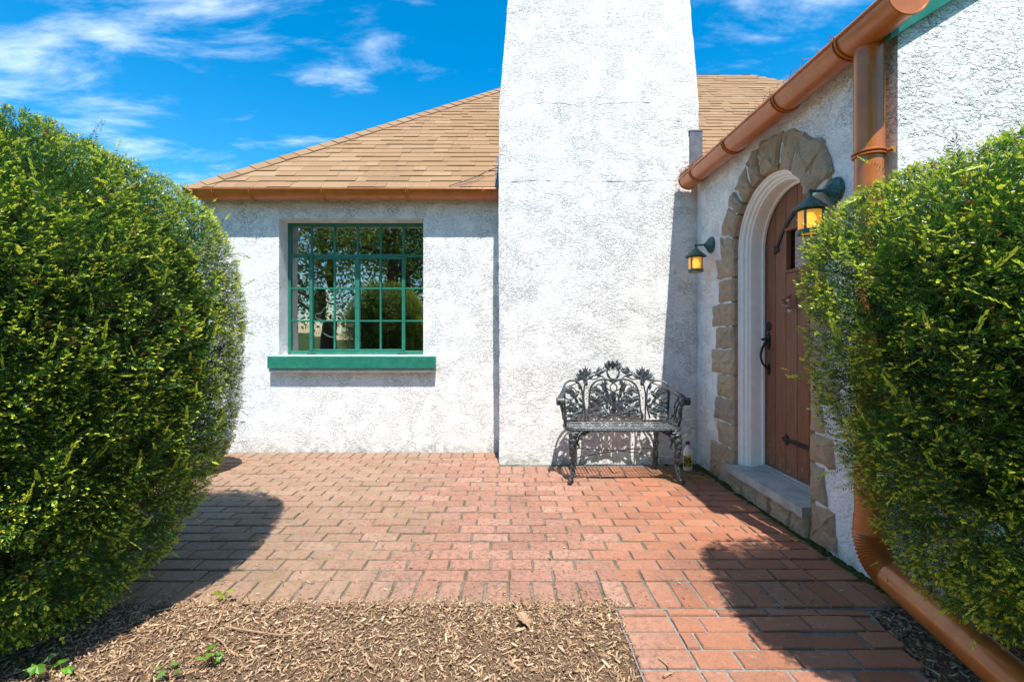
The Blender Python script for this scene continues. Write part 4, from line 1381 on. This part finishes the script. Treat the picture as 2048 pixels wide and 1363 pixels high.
# seat
def seat_half(v):                                    # v 0 front .. 1 back
    return 0.47 - 0.05 * max(0, (v - .55) / .45) ** 2 - 0.11 * max(0, (.22 - v) / .22) ** 1.6
def seat_pt(u, v, dz=0):
    y = (BYF - 3.95) + (BYB - BYF) * v - 0.030 * (1 - (u / .47) ** 2) * (1 - v)
    return Vector((u, y, .437 - .012 * math.sin(math.pi * v) + dz))
m = MB()
rim = [seat_pt(-seat_half(v), v) for v in np.linspace(1, 0, 14)] + [seat_pt(u, 0) for u in np.linspace(-.34, .34, 12)] + [seat_pt(seat_half(v), v) for v in np.linspace(0, 1, 14)] + [seat_pt(u, 1) for u in np.linspace(.40, -.40, 10)]
m.tube(rim, .013, 8, closed=True)
m.tube([q.lerp(Vector((0, q.y, q.z)), .045) + Vector((0, .010 if q.y < -.1 else 0, .003)) for q in rim], .008, 6, closed=True)
nb_ = 29
for k in range(nb_):
    u = -.43 + .86 * k / (nb_ - 1)
    vs2 = [v for v in np.linspace(.02, .99, 12) if abs(u) <= seat_half(v) - .004]
    if len(vs2) > 2: m.tube([seat_pt(u, v, .002) for v in vs2], .0044, 4)
for v in np.linspace(.14, .88, 6):
    h = seat_half(v)
    m.tube([seat_pt(u, v, .004) for u in np.linspace(-h, h, 20)], .0044, 4)
m.build('seat', IRON, bench, True)
# arms
for sgn in (1, -1):
    m = MB()
    P_ = smooth_path([(sgn * .452, .115, .735), (sgn * .475, .03, .715), (sgn * .505, -.06, .690), (sgn * .520, -.10, .672)], 6)
    m.tube(P_, [.013] * len(P_), 8, flat=1.9)
    m.tube([(sgn * .488, -.108, .655), (sgn * .548, -.112, .655)], .033, 18)
    m.tube([(sgn * .486, -.108, .655), (sgn * .550, -.112, .655)], .016, 12)
    m.tube(smooth_path([(sgn * .512, -.085, .66), (sgn * .495, -.075, .58), (sgn * .482, -.09, .50), (sgn * .470, -.07, .44)], 6), .010, 8)
    m.tube(smooth_path([(sgn * .452, .115, .735), (sgn * .455, .12, .60), (sgn * .45, .13, .45)], 5), .009, 8)
    fn = lambda u, z: Vector((sgn * (.465 + .05 * (z - .44) / .24), u, z))
    for (a, b, an, s) in ((-.03, .62, 40, .032), (.05, .65, 120, .028), (.02, .57, 80, .034), (-.045, .55, 20, .026), (.08, .58, 160, .026), (.03, .49, 100, .030), (-.03, .48, 60, .026), (.09, .50, 20, .024)):
        bleaf(m, (a, b), R(an), s, fn=fn)
    m.tube(smooth_path([fn(-.07, .47), fn(0, .50), fn(.03, .56), fn(0, .62), fn(.06, .68)], 5), .005, 6)
    m.tube(smooth_path([fn(.11, .47), fn(.05, .53), fn(.08, .60), fn(.02, .66)], 5), .005, 6)
    m.tube(smooth_path([fn(-.08, .60), fn(-.03, .57), fn(-.06, .52), fn(.0, .46)], 5), .005, 6)
    m.build('arm', IRON, bench, True)
# legs
for sgn in (1, -1):
    m = MB()
    P_ = smooth_path([(sgn * .405, -.155, .425), (sgn * .425, -.170, .36), (sgn * .430, -.175, .27), (sgn * .418, -.165, .17), (sgn * .425, -.175, .09), (sgn * .445, -.195, .03), (sgn * .462, -.215, .008)], 6)
    rr = np.interp(np.linspace(0, 1, len(P_)), [0, .12, .3, .55, .8, .92, 1], [.040, .038, .028, .021, .018, .020, .012])
    rr = [r_ * (1 + .16 * math.sin(i_ * 1.9)) for i_, r_ in enumerate(rr)]
    m.tube(P_, rr, 10)
    fl = lambda u, z: Vector((sgn * u, -.195, z))
    for (a, b, an, s) in ((.40, .41, 0, .040), (.345, .405, 10, .034), (.37, .375, 60, .034), (.43, .38, 100, .034), (.415, .33, 85, .032), (.43, .26, 95, .026), (.42, .19, 90, .022), (.425, .12, 80, .020), (.31, .415, 0, .022)):
        bleaf(m, (a, b), R(an), s, fn=fl)
    m.tube(smooth_path([(sgn * .30, -.16, .425), (sgn * .355, -.165, .39), (sgn * .385, -.165, .33), (sgn * .372, -.165, .29), (sgn * .39, -.165, .275)], 5), .008, 6)
    m.build('leg', IRON, bench, True)
    m = MB()
    P_ = smooth_path([(sgn * .36, .155, .43), (sgn * .365, .17, .33), (sgn * .362, .18, .20), (sgn * .370, .21, .06), (sgn * .375, .225, .008)], 6)
    m.tube(P_, [.020 * (1 + .25 * math.sin(i_ * 1.4)) + .004 for i_ in range(len(P_))], 8)
    m.build('leg', IRON, bench, True)
m = MB()
m.tube(smooth_path([(-.42, -.17, .20), (0, 0, .225), (.365, .18, .20)], 8), .0045, 6)
m.tube(smooth_path([(.42, -.17, .20), (0, .008, .217), (-.365, .18, .20)], 8), .0045, 6)
m.build('brace', IRON, bench, True)

# ------------------------------------------------------------------ spray bottle by the bench
bt_ = tag(empty('spray_bottle', (1.625, 4.135, 0)), 'white plastic spray bottle with purple collar standing beside the bench', 'spray bottle')
PLAST = m_flat('white_plastic', (0.78, 0.77, 0.73), 0.4, .5, 0, .05)
rz = Matrix.Rotation(R(20), 4, 'Z') @ Matrix.Diagonal((1.0, .72, 1, 1))
m = MB(); m.lathe([(.038, .001), (.043, .008), (.043, .15), (.040, .172), (.029, .192), (.018, .215), (.0145, .235)], 24, rz); m.build('bottle_body', PLAST, bt_, True)
m = MB(); m.lathe([(.0175, .230), (.0185, .234), (.0185, .256), (.016, .260)], 18, Matrix.Identity(4)); m.build('collar', m_flat('purple_plastic', (0.10, 0.03, 0.24), .4), bt_, True)
m = MB()
m.prism([(-.016, .260), (.014, .260), (.018, .275), (.022, .300), (.010, .318), (-.012, .322), (-.040, .312), (-.046, .300), (-.040, .292), (-.020, .288)], lambda a, b, d: (a * .94 , d + a * .34, b), -.010, .010)
m.prism([(-.022, .288), (-.030, .285), (-.040, .262), (-.044, .235), (-.038, .234), (-.030, .262)], lambda a, b, d: (a * .94, d + a * .34, b), -.006, .006)
m.build('trigger_head', PLAST, bt_, True, .003)
LBL = NT('bottle_label', .5); _p = LBL.pos('object')
LBL.color(LBL.mix(LBL.rng(LBL.noise(LBL.mapping(_p, scale=(1, 1, 2.4)), 26, 3), .48, .52), (0.62, 0.42, 0.02), (0.05, 0.04, 0.03)))
m = MB(); lab = [(.0436 * math.cos(R(a)), .0436 * math.sin(R(a))) for a in range(-185, -70, 8)]
for z_ in (.035, .135): m.v += [tuple(rz @ Vector((a, b, z_))) for a, b in lab]
nl = len(lab); m.f += [(k, k + 1, nl + k + 1, nl + k) for k in range(nl - 1)]
m.build('label_sticker', LBL.m, bt_)

# ------------------------------------------------------------------ yews
def dark(c, k): return tuple(x * k for x in c)
def yew(name, label, q, n, seed, base, trunk_top, dens_mask=None, core=.77, corez=.25, flow=(0, 0, 0), views=(0, 0, 1.2)):
    cx_, cy_, cz_, ax, ay, au, ad, e, tap = q
    rg = np.random.default_rng(seed)
    root = tag(empty(name, base), label, 'yew bush')
    ctr = np.array([cx_, cy_, cz_])
    def surf(d):
        az_ = np.where(d[:, 2] > 0, au, ad)
        a_ = np.stack([np.full(len(d), ax), np.full(len(d), ay), az_], 1)
        r = (np.abs(d / a_) ** e).sum(1) ** (-1 / e); p = d * r[:, None]
        k = np.where(p[:, 2] < 0, 1 + tap * p[:, 2] / ad, 1)
        g = np.sign(d) * np.abs(p / a_) ** (e - 1) / a_
        p[:, 0] *= k; p[:, 1] *= k
        g /= np.linalg.norm(g, axis=1)[:, None]
        return p, g
    ph = rg.uniform(0, 6.28, (10, 1)); kv = rg.normal(0, 1, (10, 3)) * np.linspace(2.5, 13, 10)[:, None]; aw = 1 / np.linspace(1.3, 4, 10)
    def lump(p): return (np.sin(p @ kv.T + ph.T) * aw).sum(1) / aw.sum()
    kv2 = rg.normal(0, 1, (14, 3)) * 9; ph2 = rg.uniform(0, 6.28, (14, 1))
    def holes(p): return np.sin(p @ kv2.T + ph2.T).sum(1) / 14 ** .5
    kv3 = rg.normal(0, 1, (16, 3)); kv3 *= (rg.uniform(20, 44, 16) / np.linalg.norm(kv3, axis=1))[:, None]; ph3 = rg.uniform(0, 6.28, (16, 1))
    def clump(p): return np.sin(p @ kv3.T + ph3.T).sum(1) / 8 ** .5
    V_all, C_all = [], []
    def emit(n, dmin, dmax, K, Ln, Wn, Lsh, bright, seed2, cull=True, pw=2.0, tang=False):
        rg = np.random.default_rng(seed2)
        d = rg.normal(size=(n * 4, 3)); d /= np.linalg.norm(d, axis=1)[:, None]
        p, g = surf(d)
        wgt = (p ** 2).sum(1) / np.maximum(.15, (g * d).sum(1))
        keep = rg.uniform(size=len(p)) < wgt / np.quantile(wgt, .97)
        p, g = p[keep], g[keep]
        vw = np.array(views) - (p + ctr); vw /= np.linalg.norm(vw, axis=1)[:, None]
        facing = (vw * g).sum(1)
        keep = (rg.uniform(size=len(p)) < np.where(facing > -.25, 1, .35)) if cull else np.ones(len(p), bool)
        p, g = p[keep][:n], g[keep][:n]; n_ = len(p)
        dep = dmin + (dmax - dmin) * rg.uniform(0, 1, n_) ** pw
        cl = clump(p + ctr)
        p = p + g * (0.085 * lump(p + ctr) - dep - .045 * np.clip(.1 - cl, 0, 2))[:, None] + ctr
        hm = holes(p); ok = (p[:, 2] > .03)
        ok &= ~((hm > 1.25) & (dep < .07))
        if dens_mask is not None: ok &= dens_mask(p, hm, rg)
        p, g, cl, hm = p[ok], g[ok], cl[ok], hm[ok]; n_ = len(p)
        up = np.array([0, 0, 1.0])
        A = g * 1.0 + up * rg.uniform(-.15, .45, (n_, 1)) + rg.normal(0, .42, (n_, 3)) + np.array(flow)
        if tang:
            T = np.array(flow) * 5 + np.array([0, 0, .5]) + rg.normal(0, .35, (n_, 3)); T -= g * (T * g).sum(1)[:, None]
            A = T / np.linalg.norm(T, axis=1)[:, None] + g * rg.uniform(.1, .45, (n_, 1))
        A /= np.linalg.norm(A, axis=1)[:, None]
        S_ = np.cross(A, up + rg.normal(0, .55, (n_, 3))); S_ /= np.linalg.norm(S_, axis=1)[:, None]
        U_ = np.cross(S_, A)
        L = Lsh * rg.uniform(.55, 1.45, n_)
        fr = (np.arange(K) + .5) / K
        side = np.where(np.arange(K) % 2 == 0, 1.0, -1.0)
        jit = rg.normal(0, .18, (n_, K))
        base_ = p[:, None] + A[:, None] * ((fr[None] - .45) * L[:, None])[..., None] + U_[:, None] * (-.10 * L[:, None] * (fr[None] - .3) ** 2)[..., None]
        fwd = .55 + .55 * (fr[None] > .82) + rg.normal(0, .1, (n_, K))
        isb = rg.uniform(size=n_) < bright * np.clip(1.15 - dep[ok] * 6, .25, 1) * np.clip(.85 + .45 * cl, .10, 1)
        new = isb[:, None] & (fr[None] > rg.uniform(.50, .78, (n_, 1)))
        fwd = fwd + 1.5 * new
        nd = A[:, None] * fwd[..., None] + S_[:, None] * (side[None] * (1 - .35 * (fr[None] > .85)))[..., None] + U_[:, None] * (.22 + jit)[..., None]
        nd /= np.linalg.norm(nd, axis=2)[..., None]
        ln = Ln * (1 - .45 * np.abs(fr[None] - .45) ** 1.2) * rg.uniform(.75, 1.2, (n_, K))
        wdir = np.cross(nd, U_[:, None] + rg.normal(0, .4, (n_, K, 3))); wdir /= np.linalg.norm(wdir, axis=2)[..., None]
        w = Wn * np.where(new, 1.5, 1.0) * rg.uniform(.8, 1.2, (n_, K))
        ln = np.where(new, ln * .85, ln)
        V = np.zeros((n_, K, 4, 3))
        V[:, :, 0] = base_
        mid = base_ + nd * (ln * .55)[..., None]
        V[:, :, 1] = mid - wdir * (w / 2)[..., None]; V[:, :, 3] = mid + wdir * (w / 2)[..., None]
        V[:, :, 2] = base_ + nd * ln[..., None]
        t = rg.uniform(0, 1, (n_, 1, 1)) ** 1.2
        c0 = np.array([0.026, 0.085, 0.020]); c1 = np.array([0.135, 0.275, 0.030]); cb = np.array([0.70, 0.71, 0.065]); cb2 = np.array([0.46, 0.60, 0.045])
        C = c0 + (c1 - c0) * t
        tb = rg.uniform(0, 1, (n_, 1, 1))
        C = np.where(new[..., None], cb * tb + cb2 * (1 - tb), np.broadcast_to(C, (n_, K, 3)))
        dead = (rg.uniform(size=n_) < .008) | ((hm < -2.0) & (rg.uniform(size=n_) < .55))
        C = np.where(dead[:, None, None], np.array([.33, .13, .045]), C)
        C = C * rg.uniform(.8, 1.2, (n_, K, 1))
        V_all.append(V.reshape(-1, 3)); C_all.append(np.repeat(C.reshape(-1, 3), 4, 0))
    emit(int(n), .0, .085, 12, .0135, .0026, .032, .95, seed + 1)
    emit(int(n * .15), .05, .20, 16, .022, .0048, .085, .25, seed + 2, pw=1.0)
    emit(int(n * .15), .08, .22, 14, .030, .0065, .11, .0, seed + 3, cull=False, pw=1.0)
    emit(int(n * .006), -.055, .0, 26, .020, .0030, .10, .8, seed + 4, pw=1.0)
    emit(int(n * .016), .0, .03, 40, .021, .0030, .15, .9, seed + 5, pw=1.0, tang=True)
    V = np.concatenate(V_all); C = np.concatenate(C_all)
    fo = quads_mesh('foliage', V - np.array(base), LEAF, C, root)
    # solid dark core added to close the gaps, inner shade put in its colour
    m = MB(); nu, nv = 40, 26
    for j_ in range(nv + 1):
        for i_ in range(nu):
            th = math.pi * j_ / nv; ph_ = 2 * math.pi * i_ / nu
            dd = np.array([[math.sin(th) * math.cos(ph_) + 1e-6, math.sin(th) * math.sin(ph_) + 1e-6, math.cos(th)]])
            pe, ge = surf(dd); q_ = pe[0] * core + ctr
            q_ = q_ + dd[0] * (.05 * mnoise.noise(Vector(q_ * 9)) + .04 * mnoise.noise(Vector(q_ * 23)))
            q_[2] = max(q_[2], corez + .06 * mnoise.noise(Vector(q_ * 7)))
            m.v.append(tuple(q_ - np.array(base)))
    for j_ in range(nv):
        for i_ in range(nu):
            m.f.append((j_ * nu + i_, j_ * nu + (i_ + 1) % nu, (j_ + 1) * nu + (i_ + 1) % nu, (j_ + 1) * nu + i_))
    m.build('dark_core', SHADE_CORE, root)
    # stems
    m = MB(); rnd = random.Random(seed)
    for k in range(7):
        b0 = Vector((rnd.uniform(-.10, .10), rnd.uniform(-.10, .10), -.04))
        t1 = Vector(trunk_top) - Vector(base) + Vector((rnd.uniform(-.35, .35), rnd.uniform(-.3, .3), rnd.uniform(-.3, .2)))
        pth = smooth_path([b0, b0.lerp(t1, .4) + Vector((rnd.uniform(-.1, .1), rnd.uniform(-.1, .1), 0)), t1], 6)
        m.tube(pth, list(np.linspace(.035, .010, len(pth))), 7)
        for q_ in range(9):
            s0 = pth[rnd.randrange(3, len(pth))]
            dd = np.array([[rnd.gauss(0, 1), rnd.gauss(0, 1) - .6, rnd.gauss(0, .6)]]); dd /= np.linalg.norm(dd)
            pe, ge = surf(dd); e_ = Vector(pe[0] * .93 + ctr) - Vector(base)
            if e_.z < .15: continue
            pp_ = smooth_path([s0, s0.lerp(e_, .5) + Vector((rnd.uniform(-.06, .06), rnd.uniform(-.06, .06), rnd.uniform(-.02, .08))), e_], 5)
            m.tube(pp_, list(np.linspace(.011, .0022, len(pp_))), 5)
    m.build('branches', BARK, root, True)
    return root
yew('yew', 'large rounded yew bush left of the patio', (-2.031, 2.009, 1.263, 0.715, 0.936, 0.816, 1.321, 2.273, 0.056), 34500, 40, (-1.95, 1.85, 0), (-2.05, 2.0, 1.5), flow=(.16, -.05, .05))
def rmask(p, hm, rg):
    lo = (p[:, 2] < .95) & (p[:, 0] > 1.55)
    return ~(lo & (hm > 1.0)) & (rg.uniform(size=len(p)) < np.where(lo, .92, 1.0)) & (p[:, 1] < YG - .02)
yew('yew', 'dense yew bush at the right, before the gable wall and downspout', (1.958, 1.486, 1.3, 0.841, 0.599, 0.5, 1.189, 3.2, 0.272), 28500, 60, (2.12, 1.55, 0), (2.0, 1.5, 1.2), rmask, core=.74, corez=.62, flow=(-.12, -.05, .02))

# ------------------------------------------------------------------ small growth and twigs on the bed
IVY = m_leaf('ivy_leaf', .35, .45, .4)
def ivy(loc, nleaf, size, label, seed, tint=(0.16, 0.34, 0.03)):
    rnd = random.Random(seed)
    t = tag(empty('ivy_seedling', loc), label, 'seedling', 'ivy seedlings on the bed')
    sm = MB()
    lobes = [(0, 0), (.30, .30), (.12, .55), (.48, .62), (.50, 1.0), (0, .78)]
    shape = [(0, 0), (-.28, -.10), (-.52, .18), (-.36, .38), (-.62, .62), (-.26, .66), (0, 1.05), (.26, .66), (.62, .62), (.36, .38), (.52, .18), (.28, -.10)]
    for k in range(nleaf):
        an = 2 * math.pi * k / nleaf + rnd.uniform(-.5, .5); s = size * rnd.uniform(.7, 1.2)
        h = rnd.uniform(.02, .06); rr_ = rnd.uniform(.4, 1.1) * size
        c = Vector((math.cos(an) * rr_, math.sin(an) * rr_, h))
        sm.tube(smooth_path([(0, 0, -.01), (c.x * .5, c.y * .5, h * .9), tuple(c)], 4), .0012, 4)
        mt = Matrix.Translation(c) @ Matrix.Rotation(an - math.pi / 2, 4, 'Z') @ Matrix.Rotation(rnd.uniform(-.5, .5), 4, 'X') @ Matrix.Rotation(rnd.uniform(-.3, .3), 4, 'Y')
        V = []
        ctr_ = mt @ Vector((0, s * .4, .006 * s / .03))
        pts_ = [mt @ Vector((a * s, b * s, -.1 * s * abs(a))) for a, b in shape]
        for q_ in range(len(pts_)): V += [ctr_, pts_[q_], pts_[(q_ + 1) % len(pts_)]]
        V = np.array([tuple(v) for v in V]); c_ = np.array(tint) * rnd.uniform(.5, .95)
        quads_mesh('leaf', V, IVY, np.tile(c_, (len(V), 1)), t, 3)
    sm.build('stem', BARK, t)
    return t
def gp(px, py, z=0.01):
    y_ = 930 * (1.2 - z) / (py - 670); return ((px - 1010) / 930 * y_, y_, z)
ivy(gp(452, 1200), 4, .028, 'small yellow green seedling sprouting at the edge of patio and bed', 1, (0.36, 0.45, 0.03))
ivy(gp(420, 1335), 7, .026, 'bright green ivy clump in the sunlit mulch', 2, (0.22, 0.40, 0.04))
ivy(gp(340, 1358), 4, .030, 'pale green ivy at the bottom of the bed, left of the ivy clump', 3, (0.22, 0.36, 0.08))
ivy(gp(122, 1352), 3, .044, 'large bright ivy leaf in the shade under the left yew', 4, (0.17, 0.42, 0.03))
ivy(gp(60, 1345), 7, .045, 'dark green ivy at the foot of the left yew', 5, (0.04, 0.11, 0.03))
TWIG = m_flat('dry_twig', (0.42, 0.28, 0.17), .9, .2, 0, .4, 60)
def twig(pxs, r, label, name='twig', z=.022):
    m = MB(); P_ = smooth_path([Vector(gp(a, b, z)) for a, b in pxs], 6)
    m.tube(P_, list(np.linspace(r, r * .5, len(P_))), 6)
    k = len(P_) // 2
    m.tube([P_[k], P_[k] + Vector((.015, -.008, .006))], [r * .5, r * .25], 5)
    return tag(m.build(name, TWIG, None, True), label, 'twig', 'twigs lying on bed and path')
twig([(452, 1252), (500, 1260), (560, 1268), (610, 1264)], .0042, 'long thin curved twig lying on the mulch')
twig([(418, 1268), (445, 1283), (460, 1310)], .0045, 'short bent twig below the long thin twig on the mulch')
twig([(1318, 1315), (1330, 1325), (1338, 1333)], .005, 'stubby stick lying on the sunlit brick path, the upper one', z=.006)
twig([(1327, 1352), (1338, 1346), (1350, 1341)], .005, 'stubby stick lying on the sunlit brick path, the lower one', z=.006)
twig([(205, 1335), (245, 1310), (262, 1296)], .005, 'straight reddish stick at the edge of the left yew shadow')
# dry leaf on the mulch
def dryleaf(px, py, s, label, an, z=.035):
    m = MB(); x_, y_, _ = gp(px, py, z)
    sh_ = [(0, -.5), (-.12, -.2), (-.34, -.12), (-.18, .05), (-.42, .22), (-.18, .28), (-.24, .52), (0, .62), (.24, .52), (.18, .28), (.42, .22), (.18, .05), (.34, -.12), (.12, -.2)]
    mt = Matrix.Translation((x_, y_, z)) @ Matrix.Rotation(an, 4, 'Z') @ Matrix.Rotation(.45, 4, 'X')
    n_ = len(sh_)
    v = [mt @ Vector((a * s, b * s, abs(a) * s * .6 - .1 * s * math.sin(b * 5))) for a, b in sh_] + [mt @ Vector((0, .05 * s, -.08 * s))]
    m.add(v, [(k, (k + 1) % n_, n_) for k in range(n_)])
    o = m.build('dry_leaf', TWIG); so = o.modifiers.new('thick', 'SOLIDIFY'); so.thickness = .0012
    return tag(o, label, 'leaf')
dryleaf(1050, 1243, .075, 'curled dry oak leaf on the mulch near the path corner', .6)

# ------------------------------------------------------------------ hanging acrylic sign in the window
sg = tag(empty('window_sign', (-1.80, 5.06, 1.30)), 'clear acrylic sign with white outline hanging on cords inside the window', 'sign')
ACR = m_glass('acrylic', .06, (.93, .95, .97), .05, 0)
NEON = m_flat('white_tube', (0.85, 0.85, 0.86), .4)
def wp(px, py, Y=5.06): return ((px - 1010) / 930 * Y + 1.80, 0, 1.2 + (670 - py) / 930 * Y - 1.30)
outl = [(662, 612), (678, 618), (688, 632), (692, 650), (690, 662), (680, 670), (664, 674), (648, 666), (643, 652), (644, 640), (633, 636), (632, 628), (642, 626), (650, 616)]
P_ = smooth_path([wp(*q) for q in outl], 4, True)
m = MB(); m.prism([(q.x, q.z) for q in P_], lambda a, b, d: (a, d, b), -.003, .003); m.build('panel', ACR, sg)
m = MB(); m.tube([q + Vector((0, -.006, 0)) for q in P_], .0045, 6, closed=True); m.build('tube_outline', NEON, sg, True)
m = MB(); m.tube([wp(661, 580), wp(652, 618)], .0014, 4); m.tube([wp(663, 580), wp(676, 617)], .0014, 4); m.build('cord', NEON, sg)
m = MB(); m.lathe([(.020, -.002), (.018, .004), (.006, .012), (.005, .02)], 14, Matrix.Translation(wp(662, 569)) @ Matrix.Rotation(R(90), 4, 'X')); m.build('suction_hook', ACR, sg, True)

# a few things in the room
def lamp_thing():
    t = tag(empty('table_lamp', (-1.55, 6.1, 0.82)), 'table lamp with amber shade behind the window glass', 'lamp')
    m = MB(); m.lathe([(.07, 0), (.07, .02), (.02, .05), (.03, .12), (.05, .2), (.03, .3), (.012, .34), (.012, .46)], 18); m.build('base', INWOOD, t, True)
    m = MB(); m.lathe([(.17, .44), (.15, .52), (.09, .60), (.02, .62)], 20, cap=False); m.build('shade', m_flat('shade_glass', (0.65, .35, .12), .5), t, True)
lamp_thing()
t = tag(empty('vase', (-1.98, 6.0, 0.82)), 'pale flared vase behind the window glass', 'vase')
m = MB(); m.lathe([(.05, 0), (.06, .03), (.055, .2), (.07, .38), (.12, .50)], 18, cap=False); m.lathe([(.05, 0), (.001, .001)], 18, cap=False); m.build('bowl', m_flat('vase_glaze', (.55, .52, .45), .3), t, True)
t = tag(empty('sideboard', (-1.5, 6.1, 0.05)), 'dark wooden sideboard in the room behind the window', 'sideboard')
m = MB(); m.box(-.9, .9, -.22, .22, .72, .77); m.build('top', INWOOD, t, False, .006)
m = MB(); m.box(-.86, .86, -.2, .2, .06, .719); m.build('cabinet', INWOOD, t, False, .006)
for a in (-1, 1):
    m = MB(); m.box(a * .43 - .40, a * .43 + .40, -.215, -.201, .12, .68); m.build('door', INWOOD, t, False, .004)
t = tag(empty('curtain', (-2.25, 5.35, 0.1)), 'pale curtain at the left inside the window', 'curtain')
m = MB()
for k in range(25):
    for z_ in (0.0, 2.3): m.v.append((-.14 + .24 * k / 24, .03 * math.sin(k * 1.6), z_))
m.f += [(2 * k, 2 * k + 2, 2 * k + 3, 2 * k + 1) for k in range(24)]
m.build('drape', m_flat('linen', (.45, .47, .38), .9), t, True)

# ------------------------------------------------------------------ planter with silvery plant behind the left yew
t = tag(empty('planter', (-2.80, 4.10, 0)), 'glazed pot of silvery plants by the wall, behind the left yew', 'planter')
m = MB(); m.lathe([(.20, 0), (.24, .03), (.34, .26), (.37, .285), (.37, .305), (.34, .305), (.32, .25), (.01, .25)], 28); m.build('pot', m_flat('glazed_pot', (.42, .45, .50), .3, .5, 0, .3, 6), t, True)
rg = np.random.default_rng(3); n = 900
an = rg.uniform(0, 6.28, n); rr_ = .33 * rg.uniform(0, 1, n) ** .5; hh = rg.uniform(.25, .75, n) * (1 - .4 * (rr_ / .33))
c = np.stack([np.cos(an) * rr_ * (1 + hh * .25), np.sin(an) * rr_ * (1 + hh * .25), .05 + hh], 1)
a = rg.normal(0, 1, (n, 3)) + np.array([0, 0, .8]); a /= np.linalg.norm(a, axis=1)[:, None]
b = np.cross(a, rg.normal(0, 1, (n, 3))); b /= np.linalg.norm(b, axis=1)[:, None]
L = rg.uniform(.025, .05, (n, 1))
V = np.stack([c, c + a * L * .5 - b * L * .22, c + a * L, c + a * L * .5 + b * L * .22], 1).reshape(-1, 3)
C = np.repeat(np.array([.30, .38, .36]) * rg.uniform(.6, 1.2, (n, 1)), 4, 0)
quads_mesh('foliage', V, m_leaf('silver_leaf', .2, .6, .3), C, t)

# ------------------------------------------------------------------ trees behind the viewer, seen in the window panes
def tree(x, y, h, cr, seed, label, tint):
    rnd = random.Random(seed); rg = np.random.default_rng(seed)
    t = tag(empty('tree', (x, y, -.05)), label, 'tree', 'trees reflected in the window')
    m = MB()
    tp = smooth_path([(0, 0, 0), (rnd.uniform(-.2, .2), rnd.uniform(-.2, .2), h * .4), (rnd.uniform(-.4, .4), 0, h * .85)], 8)
    m.tube(tp, list(np.linspace(.30, .06, len(tp))), 10)
    tips = []
    for k in range(16):
        s = tp[rnd.randrange(4, len(tp))]; a_ = rnd.uniform(0, 6.28); l = cr * rnd.uniform(.5, 1)
        e = s + Vector((math.cos(a_) * l, math.sin(a_) * l, rnd.uniform(.1, .9) * l * .8))
        pp_ = smooth_path([s, s.lerp(e, .5) + Vector((0, 0, .2)), e], 5); m.tube(pp_, list(np.linspace(.09, .015, len(pp_))), 6)
        tips += [pp_[5], e, pp_[7]]
    m.build('trunk', BARK, t, True)
    n = 12500
    ti = np.array([tuple(q) for q in tips])[rg.integers(0, len(tips), n)]
    c = ti + rg.normal(0, cr * .22, (n, 3))
    a = rg.normal(0, 1, (n, 3)); a /= np.linalg.norm(a, axis=1)[:, None]
    b = np.cross(a, rg.normal(0, 1, (n, 3))); b /= np.linalg.norm(b, axis=1)[:, None]
    L = rg.uniform(.07, .17, (n, 1))
    V = np.stack([c, c + a * L * .5 - b * L * .3, c + a * L, c + a * L * .5 + b * L * .3], 1).reshape(-1, 3)
    C = np.repeat(np.array(tint) * rg.uniform(.8, 2.2, (n, 1)), 4, 0)
    quads_mesh('crown', V, TLEAF, C, t)
for (x_, y_, h_, c_, s_, l_, tn) in (
        (-3.6, -5.5, 7.5, 2.6, 1, 'thick trunked tree mirrored in the middle window panes', (.14, .19, .03)),
        (-7.0, -8.0, 8.0, 3.2, 2, 'yellow green tree mirrored in the left window panes', (.20, .22, .03)),
        (-0.6, -7.0, 8.5, 3.0, 3, 'tall tree mirrored in the right window panes', (.08, .15, .03)),
        (-4.6, -11.0, 7.0, 3.6, 4, 'far low tree mirrored behind the thick trunk', (.10, .17, .03)),
        (3.2, -9.0, 8.0, 3.2, 5, 'broad tree behind the viewer mirrored in the door pane', (.09, .16, .03))):
    tree(x_, y_, h_, c_, s_, l_, tn)
